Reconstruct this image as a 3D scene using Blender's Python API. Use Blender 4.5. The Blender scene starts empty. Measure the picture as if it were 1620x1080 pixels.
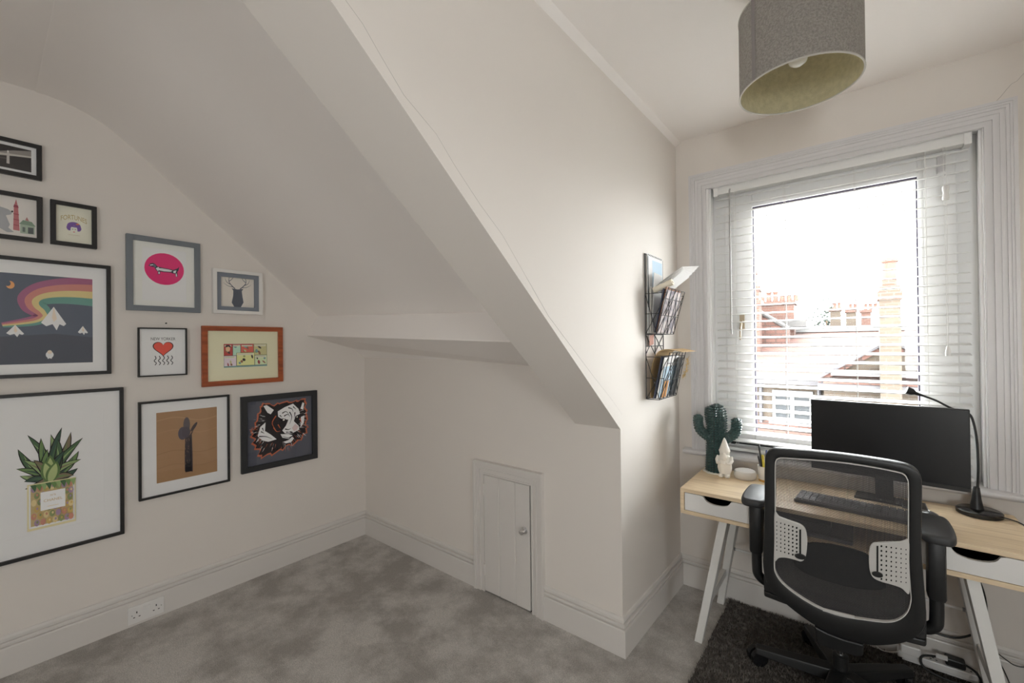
import bpy, bmesh, math, random
from mathutils import Vector, Matrix
random.seed(7)
sc = bpy.context.scene
C = sc.collection
PI = math.pi

# ------------------------------------------------------------------ camera
F_PX, PITCH, ROLL, HEAD = 676.59, 0.0053267, -0.011287, 0.677886
EYE = Vector((0, 0, 1.42))
def _cam_rows():
    cp, sp, cr, sr = math.cos(PITCH), math.sin(PITCH), math.cos(ROLL), math.sin(ROLL)
    R0 = Matrix(((1,0,0),(0,0,-1),(0,1,0)))
    P = Matrix(((1,0,0),(0,cp,sp),(0,-sp,cp)))
    Rr = Matrix(((cr,-sr,0),(sr,cr,0),(0,0,1)))
    c, s = math.cos(HEAD), math.sin(HEAD)
    Q = Matrix(((c,-s,0),(s,c,0),(0,0,1)))
    return Rr @ P @ R0 @ Q.transposed()
CAM = _cam_rows()
def ray(x, y): return CAM.transposed() @ Vector(((x-810)/F_PX, (y-540)/F_PX, 1.0))
def at_z(x, y, z=0.0): v = ray(x, y); return EYE + v*((z-EYE.z)/v.z)
def at_y(x, y, Y): v = ray(x, y); return EYE + v*((Y-EYE.y)/v.y)
def at_x(x, y, X): v = ray(x, y); return EYE + v*((X-EYE.x)/v.x)
cd = bpy.data.cameras.new('camera'); cam = bpy.data.objects.new('camera', cd); C.objects.link(cam)
cd.sensor_width = 36; cd.lens = 36*F_PX/1620; cd.clip_start = .02; cd.clip_end = 400
r0, r1, r2 = CAM[0], -CAM[1], -CAM[2]
M = Matrix(((r0[0], r1[0], r2[0], EYE.x), (r0[1], r1[1], r2[1], EYE.y), (r0[2], r1[2], r2[2], EYE.z), (0,0,0,1)))
cam.matrix_world = M
sc.camera = cam

# ------------------------------------------------------------------ light
w = bpy.data.worlds.new('world'); sc.world = w; w.use_nodes = True
bg = w.node_tree.nodes['Background']
bg.inputs[0].default_value = (0.97, 0.985, 1.0, 1); bg.inputs[1].default_value = 17.0
sc.view_settings.view_transform = 'Standard'; sc.view_settings.look = 'None'
sc.view_settings.gamma = 1; sc.view_settings.use_curve_mapping = False
sc.view_settings.exposure = 0.60
try:
    sc.cycles.use_denoising = True
    sc.cycles.max_bounces = 14; sc.cycles.diffuse_bounces = 8; sc.cycles.transparent_max_bounces = 24
    sc.cycles.sample_clamp_indirect = 8; sc.cycles.caustics_reflective = False; sc.cycles.caustics_refractive = False
except Exception: pass
def portal(loc, rot, sx, sy):
    d = bpy.data.lights.new('window_portal', 'AREA'); d.shape = 'RECTANGLE'; d.size = sx; d.size_y = sy
    d.cycles.is_portal = True
    o = bpy.data.objects.new('window_portal', d); C.objects.link(o); o.location = loc; o.rotation_euler = rot
portal((-.11, 2.80, 1.54), (-PI/2, 0, 0), .9, 1.5)          # daylight through the dormer window
portal((2.56, -.65, 1.325), (0, PI/2, 0), .83, .58)         # through the small window added to the right wall for fill light
portal((.775, -2.36, 1.325), (PI/2, 0, 0), .63, .93)        # and through the window added to the rear wall for fill light


# ------------------------------------------------------------------ materials
def lin(c):
    c /= 255.0
    return c/12.92 if c <= .04045 else ((c+.055)/1.055)**2.4
def rgb(r, g, b, k=1.0): return tuple(min(.92, lin(v)/k) for v in (r, g, b))
MATS = {}
def mat(name, col=(.8,.8,.8), rough=.6, metal=0.0, noise=None, bump=None, spec=.5, coat=0, col2=None, sheen=0):
    """noise=(scale, amount) value mottling; col2 mixes in by the same noise; bump=(scale, strength)"""
    if name in MATS: return MATS[name]
    m = bpy.data.materials.new(name); m.use_nodes = True; nt = m.node_tree; N = nt.nodes; L = nt.links
    p = N['Principled BSDF']
    p.inputs['Base Color'].default_value = (*col, 1); p.inputs['Roughness'].default_value = rough
    p.inputs['Metallic'].default_value = metal; p.inputs['Specular IOR Level'].default_value = spec
    p.inputs['Coat Weight'].default_value = coat; p.inputs['Sheen Weight'].default_value = sheen
    tc = N.new('ShaderNodeTexCoord')
    if noise:
        nz = N.new('ShaderNodeTexNoise'); nz.inputs['Scale'].default_value = noise[0]; nz.inputs['Detail'].default_value = 4
        L.new(tc.outputs['Object'], nz.inputs['Vector'])
        mx = N.new('ShaderNodeMix'); mx.data_type = 'RGBA'
        c2 = col2 if col2 else tuple(v*(1-noise[1]) for v in col)
        mx.inputs[6].default_value = (*col, 1); mx.inputs[7].default_value = (*c2, 1)
        rp = N.new('ShaderNodeMapRange'); rp.inputs[1].default_value = .35; rp.inputs[2].default_value = .65
        L.new(nz.outputs[0], rp.inputs[0]); L.new(rp.outputs[0], mx.inputs[0]); L.new(mx.outputs[2], p.inputs['Base Color'])
    if bump:
        nb = N.new('ShaderNodeTexNoise'); nb.inputs['Scale'].default_value = bump[0]; nb.inputs['Detail'].default_value = 3
        L.new(tc.outputs['Object'], nb.inputs['Vector'])
        b = N.new('ShaderNodeBump'); b.inputs['Strength'].default_value = bump[1]; b.inputs['Distance'].default_value = .01
        L.new(nb.outputs[0], b.inputs['Height']); L.new(b.outputs[0], p.inputs['Normal'])
    MATS[name] = m; return m
def glass_mat(name, tint=(1,1,1)):
    m = bpy.data.materials.new(name); m.use_nodes = True; nt = m.node_tree; N = nt.nodes; L = nt.links
    for n in list(N): N.remove(n)
    out = N.new('ShaderNodeOutputMaterial'); t = N.new('ShaderNodeBsdfTransparent'); g = N.new('ShaderNodeBsdfGlossy')
    t.inputs[0].default_value = (*tint, 1); g.inputs['Roughness'].default_value = .02
    f = N.new('ShaderNodeFresnel'); f.inputs[0].default_value = 1.5; mx = N.new('ShaderNodeMixShader')
    ge = N.new('ShaderNodeNewGeometry'); su = N.new('ShaderNodeMath'); su.operation = 'SUBTRACT'; su.inputs[0].default_value = 1; L.new(ge.outputs['Backfacing'], su.inputs[1])
    mu = N.new('ShaderNodeMath'); mu.operation = 'MULTIPLY'; L.new(su.outputs[0], mu.inputs[0]); L.new(f.outputs[0], mu.inputs[1])
    L.new(mu.outputs[0], mx.inputs[0]); L.new(t.outputs[0], mx.inputs[1]); L.new(g.outputs[0], mx.inputs[2]); L.new(mx.outputs[0], out.inputs[0])
    MATS[name] = m; return m
def carpet_mat():
    m = mat('grey_carpet', (.5,.475,.445), .95, bump=(240,1.0), spec=.1, sheen=.2); nt = m.node_tree; N = nt.nodes; L = nt.links
    tc = N.new('ShaderNodeTexCoord')
    def nz(sc_, det, lo, hi, dist=0):
        n = N.new('ShaderNodeTexNoise'); n.inputs['Scale'].default_value = sc_; n.inputs['Detail'].default_value = det; n.inputs['Roughness'].default_value = .65; n.inputs['Distortion'].default_value = dist
        L.new(tc.outputs['Object'], n.inputs['Vector']); r = N.new('ShaderNodeMapRange'); r.inputs[1].default_value = lo; r.inputs[2].default_value = hi; L.new(n.outputs[0], r.inputs[0]); return r
    a, b = nz(4.2, 8, .40, .60, 0), nz(260, 2, .30, .70)
    m1 = N.new('ShaderNodeMix'); m1.data_type = 'RGBA'; m1.inputs[6].default_value = (.72,.69,.655,1); m1.inputs[7].default_value = (.44,.415,.385,1); L.new(a.outputs[0], m1.inputs[0])
    m2 = N.new('ShaderNodeMix'); m2.data_type = 'RGBA'; m2.blend_type = 'MULTIPLY'; m2.inputs[0].default_value = 1; L.new(m1.outputs[2], m2.inputs[6])
    c = N.new('ShaderNodeMix'); c.data_type = 'RGBA'; c.inputs[6].default_value = (.72,.72,.72,1); c.inputs[7].default_value = (1.25,1.25,1.25,1); L.new(b.outputs[0], c.inputs[0]); L.new(c.outputs[2], m2.inputs[7])
    L.new(m2.outputs[2], N['Principled BSDF'].inputs['Base Color']); return m
def ink_mat():
    m = bpy.data.materials.new('printed_ink'); m.use_nodes = True; nt = m.node_tree
    a = nt.nodes.new('ShaderNodeAttribute'); a.attribute_name = 'ink'
    p = nt.nodes['Principled BSDF']; p.inputs['Roughness'].default_value = .7; p.inputs['Specular IOR Level'].default_value = .2
    nt.links.new(a.outputs['Color'], p.inputs['Base Color']); MATS['printed_ink'] = m; return m
def mesh_fabric(name, col, su, sv, open_):
    """woven chair mesh: threads opaque, gaps open; the weave runs in the fabric's own coordinates"""
    m = bpy.data.materials.new(name); m.use_nodes = True; nt = m.node_tree; N = nt.nodes; L = nt.links
    p = N['Principled BSDF']; p.inputs['Base Color'].default_value = (*col, 1); p.inputs['Roughness'].default_value = .6
    tc = N.new('ShaderNodeTexCoord'); sx = N.new('ShaderNodeSeparateXYZ'); L.new(tc.outputs['Object'], sx.inputs[0])
    def wave(o, s):
        a = N.new('ShaderNodeMath'); a.operation = 'MULTIPLY'; a.inputs[1].default_value = s; L.new(o, a.inputs[0])
        b = N.new('ShaderNodeMath'); b.operation = 'SINE'; L.new(a.outputs[0], b.inputs[0]); return b
    u, v = wave(sx.outputs[0], su), wave(sx.outputs[2], sv)
    mn = N.new('ShaderNodeMath'); mn.operation = 'MINIMUM'; L.new(u.outputs[0], mn.inputs[0]); L.new(v.outputs[0], mn.inputs[1])
    gt = N.new('ShaderNodeMapRange'); gt.inputs[1].default_value = open_-.25; gt.inputs[2].default_value = open_+.25; L.new(mn.outputs[0], gt.inputs[0])
    t = N.new('ShaderNodeBsdfTransparent'); mx = N.new('ShaderNodeMixShader')
    L.new(gt.outputs[0], mx.inputs[0]); L.new(p.outputs[0], mx.inputs[1]); L.new(t.outputs[0], mx.inputs[2])
    L.new(mx.outputs[0], N['Material Output'].inputs[0]); MATS[name] = m; return m
def wood_mat(name, c1, c2, axis, scale=3.0, stretch=14):
    m = bpy.data.materials.new(name); m.use_nodes = True; nt = m.node_tree; N = nt.nodes; L = nt.links
    p = N['Principled BSDF']; p.inputs['Roughness'].default_value = .5
    tc = N.new('ShaderNodeTexCoord'); mp = N.new('ShaderNodeMapping'); L.new(tc.outputs['Object'], mp.inputs[0])
    s = [scale*stretch]*3; s[axis] = scale; mp.inputs['Scale'].default_value = s
    nz = N.new('ShaderNodeTexNoise'); nz.inputs['Scale'].default_value = 1.6; nz.inputs['Detail'].default_value = 6; nz.inputs['Distortion'].default_value = .4
    L.new(mp.outputs[0], nz.inputs['Vector'])
    mx = N.new('ShaderNodeMix'); mx.data_type = 'RGBA'; mx.inputs[6].default_value = (*c1, 1); mx.inputs[7].default_value = (*c2, 1)
    rp = N.new('ShaderNodeMapRange'); rp.inputs[1].default_value = .35; rp.inputs[2].default_value = .68
    L.new(nz.outputs[0], rp.inputs[0]); L.new(rp.outputs[0], mx.inputs[0]); L.new(mx.outputs[2], p.inputs['Base Color'])
    MATS[name] = m; return m
def course_mat(name, c1, c2, mortar, sx, sz, mort=.02, rough=.9):
    m = bpy.data.materials.new(name); m.use_nodes = True; nt = m.node_tree; N = nt.nodes; L = nt.links
    p = N['Principled BSDF']; p.inputs['Roughness'].default_value = rough
    tc = N.new('ShaderNodeTexCoord'); s = N.new('ShaderNodeSeparateXYZ'); cb = N.new('ShaderNodeCombineXYZ'); ad = N.new('ShaderNodeMath')
    L.new(tc.outputs['Object'], s.inputs[0]); L.new(s.outputs[0], ad.inputs[0]); L.new(s.outputs[1], ad.inputs[1])
    L.new(ad.outputs[0], cb.inputs[0]); L.new(s.outputs[2], cb.inputs[1])
    b = N.new('ShaderNodeTexBrick'); b.inputs['Color1'].default_value = (*c1,1); b.inputs['Color2'].default_value = (*c2,1); b.inputs['Mortar'].default_value = (*mortar,1)
    b.inputs['Scale'].default_value = 1; b.inputs['Brick Width'].default_value = sx; b.inputs['Row Height'].default_value = sz; b.inputs['Mortar Size'].default_value = mort
    L.new(cb.outputs[0], b.inputs['Vector']); L.new(b.outputs[0], p.inputs['Base Color']); MATS[name] = m; return m

WALL = mat('wall_paint', (.75,.705,.66), .75, bump=(9,.06), spec=.3)
CEIL = mat('ceiling_paint', (.87,.83,.80), .8, bump=(7,.05), spec=.25)
TRIM = mat('white_gloss_trim', (.69,.66,.63), .35, bump=(14,.03))
WINW = mat('white_window_paint', (.68,.665,.67), .35)
CARPET = carpet_mat()
RUGM = mat('charcoal_rug', (.12,.107,.097), .95, noise=(60,.4), bump=(180,.8), spec=.1)
RUGT = mat('charcoal_tuft', (.21,.188,.172), .9, noise=(45,.6), spec=.1)
OAK = wood_mat('light_oak', (.84,.68,.47), (.68,.52,.34), 0)
WHITE = mat('white_lacquer', (.78,.765,.745), .4)
POWDER = mat('white_powder_coat', (.76,.75,.725), .45)
BLACKP = mat('black_plastic', (.013,.013,.0135), .42)
BLACKG = mat('black_gloss', (.012,.012,.013), .18)
BLACKF = mat('black_fabric', (.02,.02,.021), .85, bump=(300,.3))
GREYP = mat('pale_grey_plastic', (.56,.545,.52), .45)
CHROME = mat('chrome', (.85,.85,.86), .12, 1.0)
GASKET = mat('dark_gasket', (.03,.022,.045), .5)
PLASTW = mat('white_plastic', (.78,.765,.75), .35)
DARK = mat('dark_hollow', (.01,.01,.01), .9)
BLIND = mat('white_blind', (.82,.815,.80), .4)
WINLIT = mat('white_window_paint_lit', (.86,.855,.85), .35)  # brighter copy of the window white, daylight on the frame mixed into its colour
CORD = mat('white_cord', (.80,.79,.77), .7)
FRBLACK = mat('black_frame_wood', (.016,.015,.015), .4)
GLASS = glass_mat('picture_glass'); WGLASS = glass_mat('window_glass', (.97,.985,.98))
INK = ink_mat()
WIRE = mat('black_wire', (.02,.02,.022), .45)

# ------------------------------------------------------------------ mesh helpers
WL = {}
def tag(o, label=None, cat=None, group=None, kind=None):
    if label: o['label'] = label
    if cat: o['category'] = cat
    if group: o['group'] = group
    if kind: o['kind'] = kind
    return o
def thing(name, loc, label=None, cat=None, group=None, kind=None, parent=None):
    o = bpy.data.objects.new(name, None); C.objects.link(o); o.empty_display_size = .05
    if parent: o.parent = parent; o.location = Vector(loc) - WL[parent.name]
    else: o.location = loc
    WL[o.name] = Vector(loc)
    return tag(o, label, cat, group, kind)
class MB:
    def __init__(s): s.v = []; s.f = []; s.c = []; s.m = []; s.mi = 0; s.ink = None
    def add(s, vs, fs):
        b = len(s.v); s.v += [Vector(v) for v in vs]
        for f in fs: s.f.append([b+i for i in f]); s.c.append(s.ink); s.m.append(s.mi)
        return s
    def box(s, a, b, M=None):
        x0, y0, z0 = a; x1, y1, z1 = b
        vs = [Vector(p) for p in ((x0,y0,z0),(x1,y0,z0),(x1,y1,z0),(x0,y1,z0),(x0,y0,z1),(x1,y0,z1),(x1,y1,z1),(x0,y1,z1))]
        if M: vs = [M @ v for v in vs]
        return s.add(vs, [(0,3,2,1),(4,5,6,7),(0,1,5,4),(1,2,6,5),(2,3,7,6),(3,0,4,7)])
    def hexa(s, bot, top):
        return s.add(list(bot)+list(top), [(3,2,1,0),(4,5,6,7),(0,1,5,4),(1,2,6,5),(2,3,7,6),(3,0,4,7)])
    def prism(s, pts, d):
        """closed polygon of 3D points pushed along d"""
        n = len(pts); d = Vector(d); vs = [Vector(p) for p in pts]; vs += [p+d for p in vs]
        return s.add(vs, [list(range(n))[::-1], list(range(n, 2*n))] + [(i, (i+1)%n, n+(i+1)%n, n+i) for i in range(n)])
    def ring(s, o, i, d):
        """two outlines of equal count, the space between pushed along d"""
        n = len(o); d = Vector(d); O = [Vector(p) for p in o]; I = [Vector(p) for p in i]
        vs = O + I + [p+d for p in O] + [p+d for p in I]; fs = []
        for k in range(n):
            j = (k+1) % n
            fs += [(k, j, n+j, n+k)[::-1], (2*n+k, 2*n+j, 3*n+j, 3*n+k), (k, j, 2*n+j, 2*n+k), (n+k, n+j, 3*n+j, 3*n+k)[::-1]]
        return s.add(vs, fs)
    def tube(s, pts, r, n=8, cap=True):
        P = [Vector(p) for p in pts]; R = r if isinstance(r, (list, tuple)) else [r]*len(P)
        t0 = (P[1]-P[0]).normalized(); up = Vector((0,0,1)) if abs(t0.z) < .9 else Vector((1,0,0))
        u = t0.cross(up).normalized(); vs = []
        for k, p in enumerate(P):
            t = (P[min(k+1, len(P)-1)] - P[max(k-1, 0)]).normalized()
            u = (u - t*u.dot(t)).normalized(); v = t.cross(u)
            vs += [p + (u*math.cos(2*PI*j/n) + v*math.sin(2*PI*j/n))*R[k] for j in range(n)]
        fs = [(k*n+j, k*n+(j+1)%n, (k+1)*n+(j+1)%n, (k+1)*n+j) for k in range(len(P)-1) for j in range(n)]
        if cap: fs += [list(range(n))[::-1], [(len(P)-1)*n+j for j in range(n)]]
        return s.add(vs, fs)
    def lathe(s, prof, c, n=24, M=None, sx=1, sy=1, cap=True):
        c = Vector(c); vs = []
        for r, z in prof: vs += [Vector((r*sx*math.cos(2*PI*j/n), r*sy*math.sin(2*PI*j/n), z)) for j in range(n)]
        if M: vs = [M @ v for v in vs]
        vs = [v+c for v in vs]; m = len(prof)
        fs = [(k*n+j, k*n+(j+1)%n, (k+1)*n+(j+1)%n, (k+1)*n+j) for k in range(m-1) for j in range(n)]
        if cap: fs += [list(range(n))[::-1], [(m-1)*n+j for j in range(n)]]
        return s.add(vs, fs)
    def ball(s, c, r, n=12, M=None):
        k = n//2
        return s.lathe([(max(1e-4, math.sin(PI*i/k)), -math.cos(PI*i/k)) for i in range(k+1)], c, n, (M or Matrix.Identity(3)) @ Matrix.Diagonal(Vector(r) if not isinstance(r, (int, float)) else Vector((r,r,r))))
    def build(s, name, m, parent=None, bevel=0, smooth=False, kind=None, label=None, cat=None, group=None, seg=2, origin=None):
        me = bpy.data.meshes.new(name)
        base = WL[parent.name] if parent else (Vector(origin) if origin else None)
        if base is None:
            xs = [v.x for v in s.v]; ys = [v.y for v in s.v]; zs = [v.z for v in s.v]
            base = Vector(((min(xs)+max(xs))/2, (min(ys)+max(ys))/2, min(zs)))
        me.from_pydata([tuple(v-base) for v in s.v], [], s.f)
        for x in (m if isinstance(m, (list, tuple)) else [m]): me.materials.append(x)
        for p, mi in zip(me.polygons, s.m): p.material_index = mi
        if any(c is not None for c in s.c):
            at = me.color_attributes.new('ink', 'FLOAT_COLOR', 'CORNER')
            for p, c in zip(me.polygons, s.c):
                for li in p.loop_indices: at.data[li].color = (*(c or (1,1,1)), 1)
        bm = bmesh.new(); bm.from_mesh(me); 
        if s.ink is None: bmesh.ops.recalc_face_normals(bm, faces=bm.faces)
        if bevel:
            es = [e for e in bm.edges if len(e.link_faces) == 2 and e.calc_face_angle(0) > .5]
            bmesh.ops.bevel(bm, geom=es, offset=bevel, segments=seg, affect='EDGES', profile=.5, clamp_overlap=True)
        bm.to_mesh(me); bm.free()
        if smooth:
            for p in me.polygons: p.use_smooth = True
            try: me.set_sharp_from_angle(angle=math.radians(40))
            except Exception: pass
        o = bpy.data.objects.new(name, me); C.objects.link(o)
        if parent: o.parent = parent
        else: o.location = base
        WL[o.name] = base
        return tag(o, label, cat, group, kind)
def copy_part(o, parent, off):
    c = o.copy(); C.objects.link(c); c.parent = parent; c.location = o.location + Vector(off); WL[c.name] = WL[o.name]; return c
def smooth_path(pts, n=6, closed=False):
    P = [Vector(p) for p in pts]; out = []; k = len(P)
    for i in range(k if closed else k-1):
        if closed: a, b, c, d = P[(i-1)%k], P[i], P[(i+1)%k], P[(i+2)%k]
        else: a, b, c, d = P[max(i-1,0)], P[i], P[i+1], P[min(i+2,k-1)]
        for j in range(n):
            t = j/n
            out.append(.5*((2*b)+(c-a)*t+(2*a-5*b+4*c-d)*t*t+(3*b-a-3*c+d)*t**3))
    if not closed: out.append(P[-1])
    return out

# ------------------------------------------------------------------ room shell
XL, YB, YW, ZC = -2.915, 1.828, 2.600, 2.600
XD0, XD1 = -.843, -.826            # dormer cheek, room end and window end
XR = .66                            # right dormer cheek
XE, YS = 2.45, -2.25                # far right wall, rear wall
SL = .849; SLT = .813
def slope_z(y): return 1.328 + SL*(YB-y)
def beam_z(y): return 1.025 + SLT*(YB-y)
Y_FLAT = YB - (ZC-1.328)/SL; Y_BEAM = YB - (ZC-1.025)/SLT
MB().box((XL-.1, YS-.1, -.12), (XE+.1, YW+.12, 0)).build('floor', CARPET, kind='structure')
tag(bpy.data.objects['floor'], 'mottled grey cut pile carpet covering the attic floor')
MB().box((XL-.1, YS-.1, ZC), (XE+.1, YW+.12, ZC+.1)).build('ceiling', CEIL, kind='structure', label='flat white ceiling above the dormer and the room')
MB().box((XL-.1, YS-.1, 0), (XL, YB+.1, ZC)).build('wall_left', WALL, kind='structure', label='off white wall carrying the framed pictures')
MB().box((XL, YB, 0), (XD0-.08, YB+.1, ZC)).build('wall_back', WALL, kind='structure', label='low off white knee wall with the hatch door')
MB().box((XR+.08, YB, 0), (XE, YB+.1, ZC)).build('wall_back_right', WALL, kind='structure', label='knee wall to the right of the dormer')
b = MB(); b.prism([(XD0,YB,0),(XD1,YW,0),(XD1,YW,ZC),(XD0,Y_BEAM,ZC),(XD0,YB,1.025)], (-.08,0,0))
b.build('wall_dormer', WALL, kind='structure', label='bright dormer cheek wall beside the window')
b = MB(); b.prism([(XR,YB,0),(XR,YW,0),(XR,YW,ZC),(XR,Y_BEAM,ZC),(XR,YB,1.025)], (.08,0,0))
b.build('wall_dormer_right', WALL, kind='structure', label='dormer cheek wall right of the window')
# window opening
WX0, WX1, WZ0, WZ1 = -.655, .425, .80, 2.315
b = MB(); b.box((XD1-.1, YW, 0), (WX0, YW+.12, ZC)); b.box((WX1, YW, 0), (XR+.1, YW+.12, ZC))
b.box((WX0, YW, 0), (WX1, YW+.12, WZ0)); b.box((WX0, YW, WZ1), (WX1, YW+.12, ZC))
b.build('wall_window', WALL, kind='structure', label='off white wall around the sash window')
RY_A, RY_B, RZ0, RZ1 = -.95, -.35, .90, 1.75
QX0, QX1, QZ0, QZ1 = .45, 1.10, .85, 1.80
b = MB(); b.box((XE, YS-.1, 0), (XE+.1, RY_A, ZC)); b.box((XE, RY_B, 0), (XE+.1, YB+.1, ZC)); b.box((XE, RY_A, 0), (XE+.1, RY_B, RZ0)); b.box((XE, RY_A, RZ1), (XE+.1, RY_B, ZC))
b.build('wall_right', WALL, kind='structure', label='off white right hand wall with an added window opening for fill light')
b = MB(); b.box((XL, YS-.1, 0), (QX0, YS, ZC)); b.box((QX1, YS-.1, 0), (XE, YS, ZC)); b.box((QX0, YS-.1, 0), (QX1, YS, QZ0)); b.box((QX0, YS-.1, QZ1), (QX1, YS, ZC))
b.build('wall_rear', WALL, kind='structure', label='off white wall behind the viewer with an added window opening for fill light')
b = MB()
for a, c in (((XL, XD0-.237), 0), ((XR+.237, XE), 1)):
    ya, yb_ = Y_FLAT+.13, Y_FLAT-.17; q0, q1, q2 = Vector((0,ya,slope_z(ya))), Vector((0,Y_FLAT,ZC-.002)), Vector((0,yb_,ZC-.002))
    arc = [q0*(1-t)**2+q1*2*t*(1-t)+q2*t*t for t in [i/8 for i in range(9)]]
    b.prism([(a[0],YB,slope_z(YB))]+[(a[0],p.y,p.z) for p in arc]+[(a[0],yb_,ZC),(a[0],YB,ZC)], (a[1]-a[0],0,0))
b.build('ceiling_slope', CEIL, smooth=True, kind='structure', label='sloping attic ceiling')
b = MB(); b.prism([(XD0-.237,YB,beam_z(YB)),(XD0-.237,Y_BEAM,ZC),(XD0-.237,YB,ZC)], (.157,0,0)); b.build('trim_1', WALL, kind='structure', label='boxed rafter running down the slope beside the dormer')
b = MB(); b.prism([(XR+.08,YB,beam_z(YB)),(XR+.08,Y_BEAM,ZC),(XR+.08,YB,ZC)], (.157,0,0)); b.build('trim_2', WALL, kind='structure', label='boxed rafter right of the dormer')
def tri3(l, r): return MB().add(l+r, [(0,1,2),(5,4,3),(0,3,4,1),(1,4,5,2),(2,5,3,0)])
tri3([(XL,1.471,1.631),(XL,1.391,1.49),(XL,YB,1.373)], [(-1.078,1.548,1.565),(-1.078,1.468,1.424),(-1.078,YB,1.29)]).build('trim_3', CEIL, bevel=.004, kind='structure', label='boxed purlin across the foot of the slope')
b = MB(); b.prism([(XD0,Y_BEAM+.1,ZC-.02),(XD0,Y_BEAM+.1,ZC),(XD0+.03,Y_BEAM+.1,ZC)], (XD1-XD0, YW-Y_BEAM-.1, 0)); b.build('trim_4', CEIL, kind='structure', label='filled joint between dormer wall and ceiling')
# wall cracks, thin darker tubes laid along the surface
CRK = mat('hairline_crack', (.42,.39,.36), .9)
wd = bpy.data.objects['wall_dormer']
pts = [(547,0),(575,38),(600,85),(640,150),(690,212),(720,262),(760,322),(795,372),(835,440),(868,500),(905,548),(940,595),(965,628),(983,655)]
P3 = [at_x(x+random.uniform(-1.5,1.5), y, XD0+.0002) for x, y in pts]
b = MB(); b.tube(P3, [.0006]*len(P3), 5); b.build('crack', CRK, wd)
ww = bpy.data.objects['wall_window']
P3 = [at_y(x, y, YW-.0002) for x, y in ((1576,160),(1583,153),(1592,142),(1600,133),(1609,128),(1616,120),(1624,112))]
b = MB(); b.tube(P3, .0007, 5); b.build('crack', CRK, ww)

# baseboards: moulded profile (distance from wall, height)
SK = [(0,0),(.020,0),(.020,.118),(.018,.123),(.008,.125),(.008,.131),(.016,.133),(.017,.139),(.015,.143),(.005,.145),(.005,.151),(.011,.153),(.011,.160),(.006,.170),(0,.172)]
def baseboard(name, p0, p1, nrm, label, m0=0, m1=0):
    """m0, m1: how far the face runs past each end per unit of depth (mitres)"""
    p0, p1, nrm = Vector(p0), Vector(p1), Vector(nrm); t = (p1-p0).normalized(); n = len(SK)
    vs = [p0 + nrm*d + t*(m0*d) + Vector((0,0,h)) for d, h in SK] + [p1 + nrm*d + t*(m1*d) + Vector((0,0,h)) for d, h in SK]
    b = MB(); b.add(vs, [list(range(n)), list(range(n,2*n))[::-1]] + [(i,(i+1)%n,n+(i+1)%n,n+i) for i in range(n)])
    b.build(name, TRIM, kind='structure', label=label)
HX0, HX1, HZ = -1.755, -1.268, .748      # hatch architrave
baseboard('baseboard_left', (XL,YS,0), (XL,YB,0), (1,0,0), 'moulded white skirting under the pictures', 0, -1)
baseboard('baseboard_back', (XL,YB,0), (HX0,YB,0), (0,-1,0), 'moulded white skirting left of the hatch', 1, 0)
baseboard('baseboard_back_end', (HX1,YB,0), (XD0,YB,0), (0,-1,0), 'moulded white skirting right of the hatch', 0, 1)
baseboard('baseboard_dormer', (XD0,YB,0), (XD1,YW,0), (1,0,0), 'moulded white skirting on the dormer wall', -1, -1)
baseboard('baseboard_window', (XD1,YW,0), (XR,YW,0), (0,-1,0), 'moulded white skirting below the window', 1, -1)
baseboard('baseboard_right', (XE,YB,0), (XE,YS,0), (-1,0,0), 'moulded white skirting on the right wall')

# ------------------------------------------------------------------ hatch door
d = thing('door_1', ((HX0+HX1)/2, YB, 0), kind='structure', label='small white plank hatch door in the knee wall')
def architrave(parent, x0, x1, z0, z1, wdt, y, steps, name='architrave', m=TRIM):
    """stepped moulding: list of (inset from the outer edge, projection)"""
    b = MB()
    for i, (ins, pr) in enumerate(steps):
        nx = steps[i+1][0] if i+1 < len(steps) else wdt
        ox0, ox1, oz1 = x0+ins, x1-ins, z1-ins; ix0, ix1, iz1 = x0+nx, x1-nx, z1-nx
        b.prism([(ox0,y,z0),(ix0,y,z0),(ix0,y,iz1),(ox0,y,oz1)], (0,-pr,0))
        b.prism([(ix1,y,z0),(ox1,y,z0),(ox1,y,oz1),(ix1,y,iz1)], (0,-pr,0))
        b.prism([(ox0,y,oz1),(ix0,y,iz1),(ix1,y,iz1),(ox1,y,oz1)], (0,-pr,0))
    return b.build(name, m, parent)
architrave(d, HX0, HX1, 0, HZ, .075, YB, [(0,.030),(.010,.026),(.022,.020),(.040,.024),(.047,.015),(.066,.019)])
MB().box((HX0+.075,YB-.003,.0), (HX1-.075,YB-.001,HZ-.075)).build('rebate', DARK, d)
px0, px1 = HX0+.0765, HX1-.087
cuts = [px0, -1.566, -1.452, px1]
for i in range(3):
    g = .0025
    MB().box((cuts[i]+(g if i else 0), YB-.016, .008), (cuts[i+1]-(g if i < 2 else 0), YB-.003, HZ-.079)).build('plank', TRIM, d, bevel=.003)
MB().box((cuts[1]-.004, YB-.011, .008), (cuts[1]+.004, YB-.003, HZ-.079)).build('bead', TRIM, d)
MB().box((cuts[2]-.004, YB-.011, .008), (cuts[2]+.004, YB-.003, HZ-.079)).build('bead', TRIM, d)
kx, kz = -1.386, .427
Ry = Matrix.Rotation(PI/2, 3, 'X')
kn = MB().lathe([(.019,0),(.019,.003),(.008,.005),(.007,.014),(.015,.018),(.018,.026),(.014,.034),(.004,.037)], (kx,YB-.016,kz), 20, Ry).build('knob', CHROME, d, smooth=True, label='round chrome knob')
for hz in (.59, .13):
    MB().box((HX0+.068,YB-.021,hz-.03),(HX0+.082,YB-.015,hz+.03)).tube([(HX0+.0755,YB-.021,hz-.03),(HX0+.0755,YB-.021,hz+.03)],.004,8).build('hinge', TRIM, d)

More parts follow.
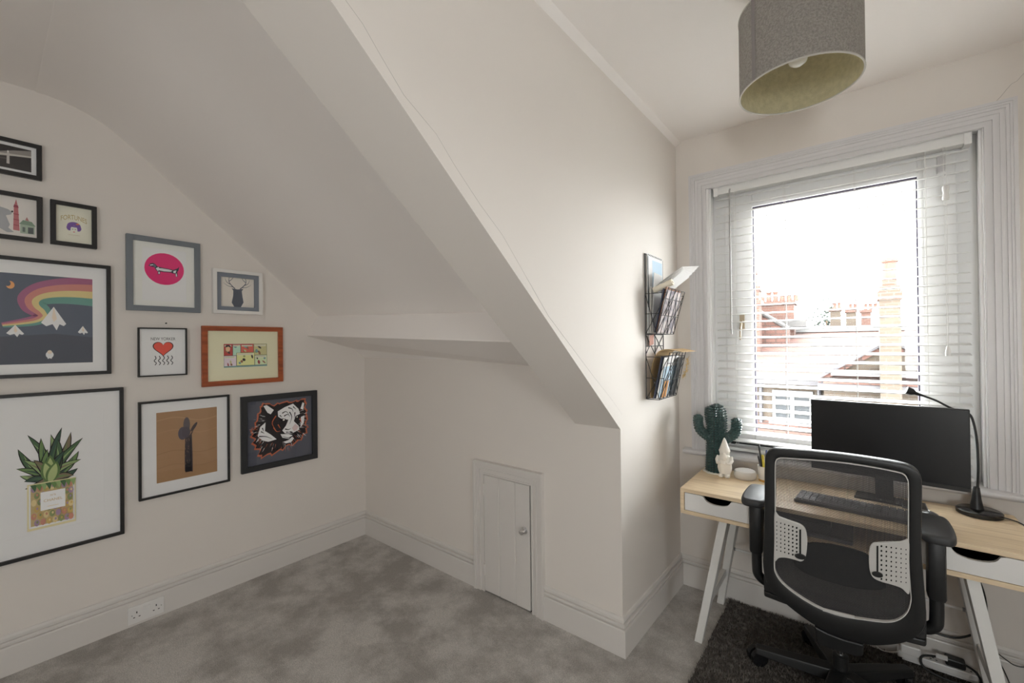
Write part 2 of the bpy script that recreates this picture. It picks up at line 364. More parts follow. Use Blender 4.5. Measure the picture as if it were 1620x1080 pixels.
# ------------------------------------------------------------------ window
wn = thing('window_1', ((WX0+WX1)/2, YW, WZ0), kind='structure', label='white painted dormer window with moulded surround')
architrave(wn, -.745, .507, .80, 2.375, .09, YW, [(0,.034),(.012,.030),(.020,.026),(.030,.020),(.046,.017),(.058,.021),(.066,.015),(.080,.022)], m=WINW)
b = MB()   # reveal lining with staff beads
for x0, x1, sgn in ((WX0,WX0,1),(WX1,WX1,-1)):
    b.box((min(x0,x0+sgn*.012),YW-.012,WZ0),(max(x0,x0+sgn*.012),YW+.12,WZ1)); b.box((min(x0,x0+sgn*.020),YW+.008,WZ0),(max(x0,x0+sgn*.020),YW+.022,WZ1))
b.box((WX0,YW-.012,WZ1-.012),(WX1,YW+.12,WZ1))
b.build('reveal', WINLIT, wn)
gx0, gx1, gz0, gz1, gy = -.441, .225, .912, 2.163, 2.712
def rect_ring(b, x0, x1, z0, z1, t, y0, y1):
    tl, tr, tt, tb = t
    b.box((x0,y0,z0),(x0+tl,y1,z1)); b.box((x1-tr,y0,z0),(x1,y1,z1)); b.box((x0+tl,y0,z1-tt),(x1-tr,y1,z1)); b.box((x0+tl,y0,z0),(x1-tr,y1,z0+tb)); return b
rect_ring(MB(), WX0+.012, WX1-.012, WZ0, WZ1-.012, (.07,.07,.05,.035), 2.695, 2.76).build('frame', WINLIT, wn, bevel=.003)
sash = rect_ring(MB(), WX0+.075, WX1-.075, WZ0+.03, WZ1-.055, (gx0-WX0-.075, WX1-.075-gx1, WZ1-.055-gz1, gz0-WZ0-.03), 2.68, 2.735).build('sash', WINLIT, wn, bevel=.004)
rect_ring(MB(), gx0-.012, gx1+.012, gz0-.012, gz1+.012, (.012,)*4, 2.674, 2.68).build('glazing_bead', WINLIT, sash)
rect_ring(MB(), gx0, gx1, gz0, gz1, (.0055,.0055,.0055,.0055), 2.690, 2.725).build('gasket', GASKET, sash)
MB().box((gx0,gy-.002,gz0),(gx1,gy+.002,gz1)).build('pane', WGLASS, wn)
sb = MB()
prof = [(YW+.10,.775),(YW-.045,.775),(YW-.055,.782),(YW-.058,.790),(YW-.055,.799),(YW-.045,.805),(YW+.10,.805)]
sb.prism([(-.79,y,z) for y,z in prof], (1.36,0,0)).build('sill', WINW, wn, smooth=True)
brass = mat('aged_brass', (.55,.46,.34), .35, .8)
hd = MB(); hp = at_y(1174,512,2.67)
hd.box((hp.x-.012,2.668,hp.z-.03),(hp.x+.012,2.68,hp.z+.05)); hd.tube([(hp.x,2.668,hp.z+.02),(hp.x,2.650,hp.z+.015),(hp.x-.004,2.646,hp.z-.03),(hp.x-.006,2.648,hp.z-.09)],[.007,.007,.006,.004],8)
hd.build('latch', brass, wn, smooth=True)
s0, s1 = at_y(1163,701,2.665), at_y(1285,716,2.665)
st = MB().tube([(s0.x,2.665,.850),(s1.x,2.665,.850)], .004, 8).box((s0.x-.02,2.66,.842),(s0.x,2.68,.868)); st.build('stay_bar', BLACKP, wn, label='black window stay bar')
hb = at_y(1490,258,2.66); MB().box((hb.x-.014,2.664,hb.z-.035),(hb.x+.014,2.680,hb.z+.03)).box((hb.x-.016,2.664,hb.z-.04),(hb.x-.012,2.681,hb.z-.02)).build('hinge', WINW, wn)
# side window, added out of view to brighten the room
wr = thing('added_window_2', (XE, (RY_A+RY_B)/2, RZ0), kind='structure', label='white window added out of view in the right hand wall for fill light')
def yring(x0, x1, y0, y1, z0, z1, t): return MB().box((x0,y0,z0),(x1,y0+t,z1)).box((x0,y1-t,z0),(x1,y1,z1)).box((x0,y0+t,z1-t),(x1,y1-t,z1)).box((x0,y0+t,z0),(x1,y1-t,z0+t))
ym = (RY_A+RY_B)/2
yring(XE+.02, XE+.08, RY_A, RY_B, RZ0, RZ1, .05).build('frame', WINLIT, wr)
MB().box((XE+.02,ym-.025,RZ0+.05),(XE+.08,ym+.025,RZ1-.05)).build('mullion', WINLIT, wr)
for a, c in ((RY_A+.05, ym-.025), (ym+.025, RY_B-.05)): MB().box((XE+.048,a,RZ0+.05),(XE+.052,c,RZ1-.05)).build('pane', WGLASS, wr)
MB().box((XE-.06,RY_A-.05,RZ0-.03),(XE+.02,RY_B+.05,RZ0)).build('sill', WINW, wr, bevel=.005)

wq = thing('added_window_3', ((QX0+QX1)/2, YS, QZ0), kind='structure', label='white window added out of view in the rear wall for fill light')  # added behind the viewer, sized for the light it lets in
rect_ring(MB(), QX0, QX1, QZ0, QZ1, (.05,)*4, YS-.08, YS-.02).build('frame', WINLIT, wq)
MB().box((QX0+.05,YS-.052,QZ0+.05),(QX1-.05,YS-.048,QZ1-.05)).build('pane', WGLASS, wq)
MB().box((QX0-.05,YS-.02,QZ0-.03),(QX1+.05,YS+.06,QZ0)).build('sill', WINW, wq, bevel=.005)

# ------------------------------------------------------------------ venetian blind
BX0, BX1, BY = -.622, .388, 2.637
bl = thing('venetian_blind', ((BX0+BX1)/2, BY, .81), 'white slatted venetian blind hanging open in the window', 'blind')
MB().box((BX0+.012,BY-.028,2.245),(BX1-.012,BY+.028,2.295)).build('headrail', BLIND, bl, bevel=.003)
for x in (BX0, BX1-.024): MB().box((x,BY-.032,2.238),(x+.024,BY+.032,2.300)).build('bracket', BLIND, bl, bevel=.002)
TILT = math.radians(9.5); PITCHZ = .0435
Ms = Matrix.Translation((0,BY,2.222)) @ Matrix.Rotation(TILT, 4, 'X')
sl = MB().box((BX0+.008,-.025,-.0016),(BX1-.008,.025,.0016), Ms).build('slat', BLIND, bl)
NS = 32
for k in range(1, NS): copy_part(sl, bl, (0,0,-PITCHZ*k))
zb = 2.222-PITCHZ*NS-.004
MB().box((BX0+.008,BY-.025,zb-.008),(BX1-.008,BY+.025,zb+.008)).build('bottom_rail', BLIND, bl, bevel=.003)
for x in (-.52, -.285, .0, .245):
    b = MB(); 
    for dy in (-.0262, .0262): b.tube([(x,BY+dy,2.245),(x,BY+dy,zb)], .0011, 6)
    b.tube([(x+.004,BY,2.245),(x+.004,BY,zb)], .0009, 6); b.build('ladder_cord', CORD, bl)
wp = at_y(1157,520,BY-.045)
MB().tube([(wp.x,BY-.034,2.262),(wp.x,BY-.045,2.25),(wp.x,BY-.045,wp.z)], .0042, 8).lathe([(.006,-.03),(.0065,0),(.004,.002)],(wp.x,BY-.045,wp.z),8).build('tilt_wand', mat('clear_grey_plastic',(.42,.41,.40),.3), bl, smooth=True)
cp_ = at_y(1498,400,BY-.04)
b = MB(); 
for dx in (-.004,.004): b.tube([(.305+dx,BY-.03,2.25),(.305+dx,BY-.04,2.0),(.305+dx*.5,BY-.042,1.4),(.305,BY-.042,1.385)], .001, 6)
b.build('pull_cord', CORD, bl)
MB().lathe([(.010,-.03),(.012,-.022),(.009,0),(.012,.022),(.010,.03)],(.306,BY-.041,2.045),12).build('cord_bobbin', PLASTW, bl, smooth=True)
MB().lathe([(.009,-.025),(.010,-.01),(.005,.015),(.002,.02)],(.305,BY-.042,1.372),12).build('cord_tassel', BLIND, bl, smooth=True)


# ------------------------------------------------------------------ framed pictures on the left wall
def K(r, g, b): return tuple(min(.9, lin(v)/k) for v, k in zip((r, g, b), (.50,.475,.445)))
class Art:
    """flat print: polygons in the sheet's own u (right) and v (up), 0..1, each layer a hair above the last"""
    def __init__(s, x, y0, y1, z0, z1): s.x, s.y0, s.y1, s.z0, s.z1 = x, y0, y1, z0, z1; s.b = MB(); s.n = 0; s.asp = (y1-y0)/(z1-z0)
    def pt(s, u, v): return (s.x + .00006*s.n, s.y0+u*(s.y1-s.y0), s.z0+v*(s.z1-s.z0))
    def poly(s, pts, c):
        s.n += 1; s.b.ink = c; s.b.add([s.pt(u, v) for u, v in pts], [list(range(len(pts)))]); return s
    def rect(s, u0, v0, u1, v1, c): return s.poly([(u0,v0),(u1,v0),(u1,v1),(u0,v1)], c)
    def oval(s, u, v, a, bb, c, n=28, rot=0):
        cr, sr = math.cos(rot), math.sin(rot); P = []
        for i in range(n):
            x, y = a*s.asp*math.cos(2*PI*i/n), bb*math.sin(2*PI*i/n)
            P.append((u+(x*cr-y*sr)/s.asp, v+x*sr+y*cr))
        return s.poly(P, c)
    def stroke(s, pts, w, c, smooth=True, taper=False):
        P = smooth_path([Vector((u*s.asp, v, 0)) for u, v in pts], 5) if smooth else [Vector((u*s.asp, v, 0)) for u, v in pts]
        L, R = [], []
        for i, p in enumerate(P):
            t = (P[min(i+1,len(P)-1)]-P[max(i-1,0)]).normalized(); n = Vector((-t.y, t.x, 0))
            ww_ = w(i/(len(P)-1)) if callable(w) else w*(1-.85*i/(len(P)-1) if taper else 1)
            L.append(p+n*ww_/2); R.append(p-n*ww_/2)
        s.n += 1; s.b.ink = c; k = len(P)
        s.b.add([s.pt(p.x/s.asp, p.y) for p in L+R], [(i, k+i, k+i+1, i+1) for i in range(k-1)]); return s
    def text(s, body, u, v, h, c, sq=1.0, bend=0):
        cu = bpy.data.curves.new('lettering', 'FONT'); cu.body = body; cu.align_x = 'CENTER'; cu.size = 1
        o = bpy.data.objects.new('lettering', cu); C.objects.link(o)
        me = bpy.data.meshes.new_from_object(o.evaluated_get(bpy.context.evaluated_depsgraph_get()))
        bpy.data.objects.remove(o); s.n += 1; s.b.ink = c; hh = h/.7
        s.b.add([s.pt(u+q.co.x*hh*sq/s.asp, v+q.co.y*hh-bend*(q.co.x*hh*sq/s.asp)**2) for q in me.vertices], [list(p.vertices) for p in me.polygons])
        bpy.data.meshes.remove(me); return s
PICN = [0]
def picture(name, label, y0, y1, z0, z1, fw, fm, mount=None, mcol=None, depth=.022, paper=(230,225,215), draw=None, fp=None, border=None):
    """mount: margins (left, right, bottom, top) between frame and print"""
    o = thing(name, (XL, (y0+y1)/2, z0), label, 'picture', 'framed pictures on the left wall')
    PICN[0] += 1; key = 'picture_%d' % PICN[0]
    x = XL; O = [(x,y0,z0),(x,y1,z0),(x,y1,z1),(x,y0,z1)]; I = [(x,y0+fw,z0+fw),(x,y1-fw,z0+fw),(x,y1-fw,z1-fw),(x,y0+fw,z1-fw)]
    MB().ring(O, I, (depth,0,0)).build('frame', fm, o, bevel=.0012, seg=1)
    a0, a1, c0, c1 = y0+fw-.001, y1-fw+.001, z0+fw-.001, z1-fw+.001; xp = x+depth*.30
    if border:
        bw, bm = border
        MB().ring([(x,a0,c0),(x,a1,c0),(x,a1,c1),(x,a0,c1)], [(x,a0+bw,c0+bw),(x,a1-bw,c0+bw),(x,a1-bw,c1-bw),(x,a0+bw,c1-bw)], (depth*.7,0,0)).build('inner_border', bm, o)
    if mount:
        l, r, bo, t = mount; p0, p1, q0, q1 = a0+l, a1-r, c0+bo, c1-t
        MB().ring([(xp+.001,a0,c0),(xp+.001,a1,c0),(xp+.001,a1,c1),(xp+.001,a0,c1)], [(xp+.001,p0,q0),(xp+.001,p1,q0),(xp+.001,p1,q1),(xp+.001,p0,q1)], (.0016,0,0)).build('mount', mat(key+'_mount', K(*mcol), .8), o)
    else: p0, p1, q0, q1 = a0, a1, c0, c1
    pr = MB().box((x+.002,p0-.004 if mount else p0,q0-.004 if mount else q0),(xp,p1+.004 if mount else p1,q1+.004 if mount else q1)).build('print', mat(key+'_paper', K(*paper), .8), o)
    if draw:
        A = Art(xp+.0001, p0, p1, q0, q1); draw(A); A.b.build('printed_motif', INK, pr)
    MB().box((xp+.0045,a0,c0),(xp+.0060,a1,c1)).build('glass_pane', GLASS, o)
    return o
BLK = K(22,20,22)
def leafy(A, u, v, du, dv, w, c, bend=0):
    """pointed leaf from its base to a tip"""
    n = 8; P = []; Q = []; ln = math.hypot(du*A.asp, dv); nx, ny = -dv/ln, du*A.asp/ln
    for i in range(n+1):
        t = i/n; ww_ = w*math.sin(PI*min(1, .12+.88*t))**.8*(1-t*.15); cx = u*A.asp+du*A.asp*t + nx*bend*4*t*(1-t); cy = v+dv*t + ny*bend*4*t*(1-t)
        P.append(((cx+nx*ww_)/A.asp, cy+ny*ww_)); Q.append(((cx-nx*ww_)/A.asp, cy-ny*ww_))
    A.poly(P+Q[::-1], c)
def art_bw(A):
    g = K(70,64,60)
    A.rect(0,0,1,1,K(52,48,46)); A.poly([(.0,.45),(.55,.55),(1,.70),(1,1),(0,1)], K(46,42,40)); A.poly([(.4,.42),(.62,.52),(1,.68),(1,.97),(.75,.83),(.55,.66)], K(112,105,98))
    A.poly([(.5,.5),(1,.66),(1,.73),(.5,.6)], K(150,143,134)); A.oval(.68,.73,.012,.05,K(175,168,160)); A.poly([(.66,.2),(.70,.2),(.70,.68),(.665,.68)], K(150,143,136)); A.poly([(.55,.36),(.66,.38),(.66,.44),(.55,.42)], g)
def art_tower(A):
    p_, o_, st_ = A.poly, A.oval, A.stroke; f = lambda u: .72+(u-.64)*.75
    A.poly = lambda pts, c: p_([(f(u), v) for u, v in pts], c)
    r, gn, gy = K(146,88,88), K(132,140,122), K(134,132,130)
    A.poly([(.02,.12),(.10,.42),(.20,.60),(.36,.70),(.5,.66),(.57,.60),(.55,.54),(.46,.50),(.49,.40),(.53,.28),(.50,.20),(.60,.10),(.48,.08),(.36,.16),(.2,.1)], gy)
    A.poly([(.05,.18),(.14,.40),(.24,.52),(.34,.5),(.3,.34),(.36,.2),(.2,.14)], K(154,152,150)); o_(f(.44),.62,.018,.022,BLK)
    A.poly([(.585,.16),(.70,.15),(.675,.74),(.60,.75)], r); A.poly([(.59,.74),(.685,.73),(.67,.80),(.605,.81)], K(120,58,66)); A.poly([(.61,.81),(.665,.805),(.64,.95)], r)
    for v in (.28,.42,.56): A.poly([(.59,v),(.69,v-.01),(.69,v+.01),(.59,v+.02)], K(126,60,66))
    A.rect(.71,.10,.97,.33,gn); A.poly([(.69,.33),(.76,.44),(.92,.42),(.99,.31)], K(105,118,100)); A.poly([(.80,.44),(.83,.53),(.87,.43)], K(140,96,92))
    A.rect(.85,.11,.95,.27,K(72,74,72)); A.rect(.75,.14,.80,.26,K(86,92,84))
def art_fortunes(A):
    A.text('FORTUNES', .5, .65, .13, K(140,120,66), .56, .55)
    pu = K(98,72,122)
    A.oval(.5,.47,.19,.115,pu); A.oval(.38,.42,.085,.08,pu); A.oval(.62,.42,.085,.08,pu); A.oval(.5,.37,.095,.115,K(206,192,160))
    A.poly([(.40,.44),(.60,.44),(.57,.48),(.43,.48)], pu); A.stroke([(.44,.385),(.48,.385)],.012,BLK); A.stroke([(.52,.385),(.56,.385)],.012,BLK); A.oval(.5,.31,.03,.012,K(170,90,84)); A.oval(.60,.535,.05,.02,K(170,100,70),rot=.3)
    A.stroke([(.34,.225),(.5,.222),(.66,.225)], .008, K(150,134,110), False)
def art_rainbow(A):
    A.rect(0,0,1,1,K(74,78,86)); A.poly([(.0,.0),(1,.0),(1,.30),(.8,.34),(.5,.30),(.2,.36),(0,.3)], K(64,66,72))
    path = [(1.02,.845),(.92,.845),(.82,.83),(.735,.79),(.685,.72),(.69,.645),(.72,.59),(.735,.54),(.70,.49),(.62,.455),(.54,.43)]
    cols = [K(128,78,98), K(158,104,94), K(168,150,104), K(84,118,106)]  # ribbon colours muted to carry the veil of reflections on the glass
    for j, c in enumerate(cols):
        P = []; k = len(path)
        for i, (u, v) in enumerate(path):
            f = 1-i/(k-1); w_ = .072*f+.013; off = (1.5-j)*w_
            t = Vector((path[min(i+1,k-1)][0]-path[max(i-1,0)][0], path[min(i+1,k-1)][1]-path[max(i-1,0)][1], 0)).normalized()
            P.append((u+t.y*off/A.asp, v-t.x*off))
        A.stroke(P, lambda t: .078*(1-t)+.015, c)
    m, m2 = K(206,192,172), K(182,164,146)
    def mountain(u, v, w_, h):
        A.poly([(u,v+h),(u+w_,v+h*.22),(u+w_*.8,v+h*.12),(u+w_*.45,v+h*.2),(u+w_*.22,v-h*.08),(u-w_*.1,v+h*.2),(u-w_*.6,v+h*.1),(u-w_,v+h*.26)], m)
        A.poly([(u,v+h),(u+w_*.25,v+h*.45),(u+.0,v+h*.3),(u-w_*.15,v+h*.5)], m2)
    mountain(.79,.40,.065,.25); mountain(.60,.31,.042,.125); mountain(.945,.335,.028,.10); mountain(.30,.42,.06,.2)
    A.oval(.578,.87,.020,.042,K(196,128,84)); A.oval(.566,.885,.014,.030,K(74,78,86))
    A.oval(.768,.10,.020,.04,m); A.rect(.757,.055,.765,.075,m); A.rect(.771,.055,.779,.075,m); A.oval(.768,.13,.012,.022,m2)
def art_pineapple(A):
    A.rect(.0,.0,1,1,K(186,180,171))
    g = [K(58,78,52), K(84,104,62), K(112,128,84), K(44,62,50), K(98,86,66)]
    def pn(x, y): return ((x+100)/700, (1-(y-190)/640))       # crop pixels of the sheet
    tips = [(60,360),(50,465),(70,505),(95,540),(100,580),(115,290),(195,315),(255,300),(325,268),(382,300),(460,342),(432,415),(448,465),(425,513),(400,550),(300,330),(235,380),(90,420),(340,400),(150,430)]
    random.seed(3)
    for i, (x, y) in enumerate(tips):
        u0, v0 = pn(250+random.uniform(-30,30), 545+random.uniform(-10,14)); u1, v1 = pn(x, y)
        leafy(A, u0, v0, u1-u0, v1-v0, .032, BLK, .02*(-1)**i); leafy(A, u0, v0, (u1-u0)*.97, (v1-v0)*.97, .024, g[i%5], .02*(-1)**i); leafy(A, u0, v0, (u1-u0)*.8, (v1-v0)*.8, .008, g[(i+2)%5], .02*(-1)**i)
    for x, y in ((250,440),(215,470),(290,480)):
        u0, v0 = pn(250, 560); u1, v1 = pn(x, y-25); leafy(A, u0, v0, u1-u0, v1-v0, .045, K(74,92,52)); leafy(A, u0, v0, (u1-u0)*.9, (v1-v0)*.9, .028, K(134,142,94))
    def R(x0, y0, x1, y1, c): u0, v0 = pn(x0, y1); u1, v1 = pn(x1, y0); A.rect(u0, v0, u1, v1, c)
    R(112,560,410,812,K(176,164,126)); R(122,568,402,800,K(214,206,180)); R(132,575,392,790,K(150,130,92))
    cs = [K(126,104,118), K(152,126,74), K(106,112,74), K(152,104,86), K(168,150,108)]
    for i in range(7):
        for j in range(6):
            x, y = 150+i*37+(j%2)*18, 590+j*37; u, v = pn(min(x,378), y); A.oval(u, v, .024, .029, cs[(i*3+j*2)%5], 8); A.oval(u+.004, v+.006, .010, .012, cs[(i+j+2)%5], 6)
    for i in range(9): u, v = pn(150+i*30, 572); A.poly([(u-.03,v+.012),(u+.03,v+.012),(u+.01,v-.05)], g[i%3])
    R(190,612,342,712,K(222,216,204)); u, v = pn(266, 668); A.text('CHANEL', u, v, .022, K(150,124,80), .92)
    u, v = pn(266, 640); A.text('N°5', u, v, .014, K(150,124,80)); u, v = pn(266, 694); A.stroke([(u-.05,v),(u+.05,v)], .004, K(170,152,120), False)
def art_dachshund(A):
    A.oval(.5,.62,.475,.325,K(214,206,196)); A.oval(.5,.62,.45,.305,K(176,42,88))
    d, l = K(44,46,54), K(176,174,172)
    A.poly([(.14,.655),(.18,.70),(.24,.715),(.29,.70),(.33,.66),(.42,.645),(.58,.635),(.70,.62),(.80,.66),(.84,.70),(.82,.62),(.79,.59),(.80,.50),(.76,.49),(.74,.55),(.68,.55),(.66,.565),(.48,.56),(.40,.565),(.40,.515),(.345,.51),(.345,.56),(.30,.59),(.27,.635),(.21,.645)], d)
    A.poly([(.36,.625),(.44,.63),(.60,.62),(.68,.605),(.64,.58),(.48,.575),(.38,.585)], l); A.poly([(.17,.675),(.24,.69),(.25,.675),(.18,.66)], l); A.oval(.275,.665,.03,.034,K(84,86,94),rot=.4); A.poly([(.30,.62),(.36,.65),(.40,.60),(.34,.57)], l); A.poly([(.70,.60),(.77,.62),(.75,.56),(.70,.565)], l); A.poly([(.355,.52),(.39,.52),(.385,.56),(.36,.56)], l); A.poly([(.76,.5),(.785,.5),(.775,.56),(.755,.55)], l)
def art_deer(A):
    g = K(70,72,78)
    A.poly([(.36,.60),(.50,.585),(.64,.61),(.60,.545),(.615,.40),(.64,.24),(.58,.12),(.50,.04),(.42,.11),(.36,.22),(.395,.40),(.40,.545)], g)
    for s_ in (-1, 1):
        f = lambda u: .5+s_*u
        A.stroke([(f(.06),.60),(f(.14),.68),(f(.20),.78),(f(.19),.90),(f(.155),.96)], .026, g, taper=True)
        A.stroke([(f(.17),.71),(f(.25),.76),(f(.29),.86)], .02, g, taper=True); A.stroke([(f(.19),.79),(f(.12),.86),(f(.10),.93)], .018, g, taper=True); A.stroke([(f(.10),.64),(f(.22),.66),(f(.33),.74)], .018, g, taper=True)
def art_heart(A):
    A.rect(.0,0,1,1,K(206,206,206)); A.rect(.02,.015,.98,.86,K(196,196,198)); A.text('NEW YORKER', .5, .885, .095, K(30,30,32), .74)
    def heart(u, v, s_, c):
        P = []
        for i in range(40):
            t = 2*PI*i/40; P.append((u+s_*16*math.sin(t)**3/A.asp/16, v+s_*(13*math.cos(t)-5*math.cos(2*t)-2*math.cos(3*t)-math.cos(4*t))/16))
        A.poly(P, c)
    heart(.5,.63,.27,BLK); heart(.5,.632,.245,K(186,66,52))
    for i in range(5):                                            # plain wavy line pattern, a neutral stand-in
        u = .18+i*.16; A.stroke([(u,.08),(u+.05,.15),(u-.03,.22),(u+.04,.30),(u,.38)], .022, K(44,42,44))
def art_comic(A):
    A.rect(0,0,1,1,K(146,146,118)); random.seed(11)
    def panel(u0, v0, u1, v1, bgc, seeds):
        A.rect(u0,v0,u1,v1,K(60,54,48)); e = .006; A.rect(u0+e,v0+e*1.6,u1-e,v1-e*1.6,bgc)
        for c in seeds:
            u = random.uniform(u0+.05,u1-.05); v = random.uniform(v0+.08,v1-.1); A.oval(u, v, random.uniform(.015,.035), random.uniform(.04,.10), c, 9, random.random())
        A.rect(u0+.02,v1-.11,u1-.03,v1-.03,K(178,172,150))
        A.stroke([(u0+.03,v1-.06),(u1-.05,v1-.06)], .012, K(120,112,96), False)
    r, gn, te, ye, br, bk = K(132,66,62), K(128,132,86), K(98,124,118), K(160,152,108), K(122,86,66), K(56,50,48)
    panel(0,.50,.20,1,K(150,62,58),[ye,bk,br]); panel(.20,.50,.38,1,K(150,172,150),[te]); panel(.38,.62,.68,1,K(170,84,70),[bk,ye,br,te]); panel(.68,.50,1,1,ye,[bk,bk,gn,br,te])
    panel(0,0,.28,.50,K(190,164,164),[r,ye,br]); panel(.28,.06,.70,.62,K(178,182,120),[bk,gn,br,te,bk]); panel(.70,.06,1,.50,K(168,176,140),[br,r,te,bk]); A.rect(.0,.0,1,.06,te)
    A.oval(.09,.80,.05,.13,K(196,146,112),16); A.poly([(.03,.86),(.05,.95),(.11,.97),(.15,.90),(.14,.84),(.10,.89),(.05,.85)], bk)
    A.stroke([(0,.97),(.66,.97)], .03, K(150,50,54), False)
def art_cactus(A):
    A.rect(0,0,1,1,K(128,98,70))
    for v, c in ((.88,K(140,110,82)),(.70,K(134,103,75)),(.40,K(120,90,62)),(.2,K(122,92,66))): A.stroke([(.0,v),(.3,v+.03),(.7,v-.05),(1,v-.02)], .012, c)
    d, m = K(48,40,42), K(84,66,56)
    A.poly([(.445,.10),(.575,.07),(.575,.30),(.565,.62),(.455,.62),(.445,.35)], d)
    A.oval(.415,.66,.075,.095,K(66,60,66)); A.oval(.48,.78,.055,.11,K(74,66,66)); A.oval(.60,.735,.028,.075,d,rot=-.55); A.oval(.47,.67,.07,.08,K(60,54,58))
    A.poly([(.53,.62),(.56,.66),(.60,.70),(.58,.66),(.55,.60)], d); random.seed(5)
    for i in range(26): A.oval(random.uniform(.455,.54), random.uniform(.1,.58), .008, .013, m, 6)
    for i in range(10): A.stroke([(.455+.009*i,.08),(.46+.009*i,.2+.02*(i%3))], .006, BLK, False)
    A.stroke([(.545,.08),(.54,.35),(.535,.58)], .012, BLK)
def art_tiger(A):
    A.rect(0,0,1,1,K(66,66,72)); o, bk, wt = K(146,76,52), K(24,20,22), K(182,178,174)
    def p(x, y): return ((x-975)/520, 1-(y-150+(x-975)*-.088*0)/560)
    out = [(1075,235),(1085,185),(1120,178),(1180,205),(1240,185),(1330,190),(1390,185),(1425,170),(1445,200),(1440,260),(1455,330),(1445,420),(1452,470),(1420,520),(1360,575),(1280,590),(1210,625),(1120,640),(1060,640),(1070,580),(1020,530),(1030,480),(1005,420),(1035,380),(1050,300)]
    random.seed(2); P = []
    for i, (x, y) in enumerate(out):
        x2, y2 = out[(i+1) % len(out)]
        P.append((x, y)); mx_, my = (x+x2)/2, (y+y2)/2; dx, dy = mx_-1235, my-390; f = 1.06 if y < 400 else 1.10; P.append((1235+dx*f, 390+dy*f)); P.append((mx_*.6+x2*.4, my*.6+y2*.4))
    A.poly([p(*q) for q in P], o); A.poly([p(1235+(x-1235)*.94, 390+(y-390)*.94) for x, y in P], bk)
    for i in range(190):                                           # fur strokes around the face
        a = random.uniform(0, 2*PI); r_ = random.uniform(.66,1.02); x, y = 1235+math.cos(a)*215*r_, 400+math.sin(a)*215*r_
        if y > 330 or abs(math.cos(a)) > .75:
            A.stroke([p(x,y), p(x+math.cos(a)*24, y+math.sin(a)*26+8)], .007, (o, wt, K(120,112,108))[i%3], False, True)
    for q in ([(1095,200),(1120,195),(1175,245),(1150,280),(1125,262)], [(1392,262),(1410,205),(1425,215),(1415,275)],                 # ears
              [(1205,262),(1260,232),(1330,208),(1375,262),(1388,310),(1350,325),(1335,370),(1376,420),(1380,455),(1320,480),(1262,470),(1240,440),(1270,400),(1290,350),(1240,338),(1208,310)],
              [(1050,455),(1070,380),(1110,345),(1105,420),(1150,460),(1195,510),(1130,520),(1085,500)], [(1395,340),(1425,330),(1420,400),(1390,440)],
              [(1245,545),(1290,535),(1320,510),(1335,530),(1310,560),(1270,562)], [(1225,470),(1290,480),(1330,500),(1290,525),(1240,505)]): A.poly([p(*t) for t in q], wt)
    for q in ([(1240,285),(1270,272),(1295,300)], [(1255,312),(1285,300),(1305,325)], [(1290,240),(1320,255),(1330,285)], [(1330,235),(1355,265)], [(1220,300),(1240,320)], [(1300,280),(1318,330),(1300,390)], [(1345,290),(1340,345)], [(1262,430),(1290,440),(1310,430)], [(1330,500),(1290,515),(1240,492)], [(1340,480),(1362,500),(1335,520)],[(1060,460),(1110,470),(1160,500)],[(1075,420),(1100,440)],[(1085,390),(1095,420)],[(1270,460),(1300,465)]):
        A.stroke([p(*t) for t in q], .018, bk, True, True)
    A.oval(*p(1250,345), .045, .022, bk, 14, -.25); A.oval(*p(1252,345), .018, .015, K(206,196,160), 10); A.oval(*p(1362,335), .028, .018, bk, 12, .3); A.oval(*p(1362,335), .012, .012, K(206,196,160), 10)
    A.poly([p(*t) for t in ((1318,430),(1345,395),(1372,425),(1358,458),(1334,462))], K(168,150,146)); A.oval(*p(1312,468), .03, .012, bk, 10, -.4)
    for q in ([(1190,300),(1160,360),(1190,430)], [(1170,400),(1195,440),(1225,440)], [(1205,380),(1225,420)], [(1385,350),(1400,400)]): A.stroke([p(*t) for t in q], .02, o, True, True)
DKF = mat('charcoal_frame', (.022,.023,.026), .45); GRF = mat('slate_grey_frame', K(84,86,88), .5); WHF = mat('white_box_frame', (.80,.78,.75), .4)
BRF = wood_mat('red_brown_wood_frame', K(128,62,30), K(100,46,22), 1, 5, 8)
GRB = mat('grey_inner_border', K(92,94,98), .7)
picture('framed_picture', 'black framed monochrome photograph, topmost picture on the left wall', -.10, .178, 2.191, 2.351, .017, FRBLACK, (.016,.016,.014,.014), (196,190,182), draw=art_bw, paper=(60,56,54))
picture('framed_picture', 'black framed drawing of a grey beast beside a red tower', -.075, .179, 1.906, 2.115, .018, FRBLACK, paper=(176,168,159), draw=art_tower)
picture('framed_picture', 'small black framed print of a purple haired face under yellow lettering', .203, .359, 1.907, 2.114, .018, FRBLACK, paper=(184,173,155), draw=art_fortunes)
picture('framed_picture', 'black framed landscape print with rainbow ribbon and white peaks', -.34, .408, 1.293, 1.831, .016, FRBLACK, (.05,.05,.045,.058), (190,186,182), draw=art_rainbow, paper=(74,78,86))
picture('framed_picture', 'large thin black framed print of a pineapple perfume bottle', -.055, .453, .482, 1.222, .015, FRBLACK, (.06,.06,.09,.09), (195,190,183), draw=art_pineapple, paper=(186,180,171))
picture('framed_picture', 'slate grey framed print of a dachshund on a pink oval', .466, .783, 1.615, 2.007, .027, GRF, (.038,.038,.030,.030), (196,182,166), draw=art_dachshund, paper=(200,193,183))
picture('framed_picture', 'white box frame with a grey stag head silhouette', .840, 1.105, 1.617, 1.878, .020, WHF, paper=(206,196,182), draw=lambda A: (A.rect(0,0,1,1,K(174,165,153)), art_deer(A)), depth=.034, border=(.024, GRB))
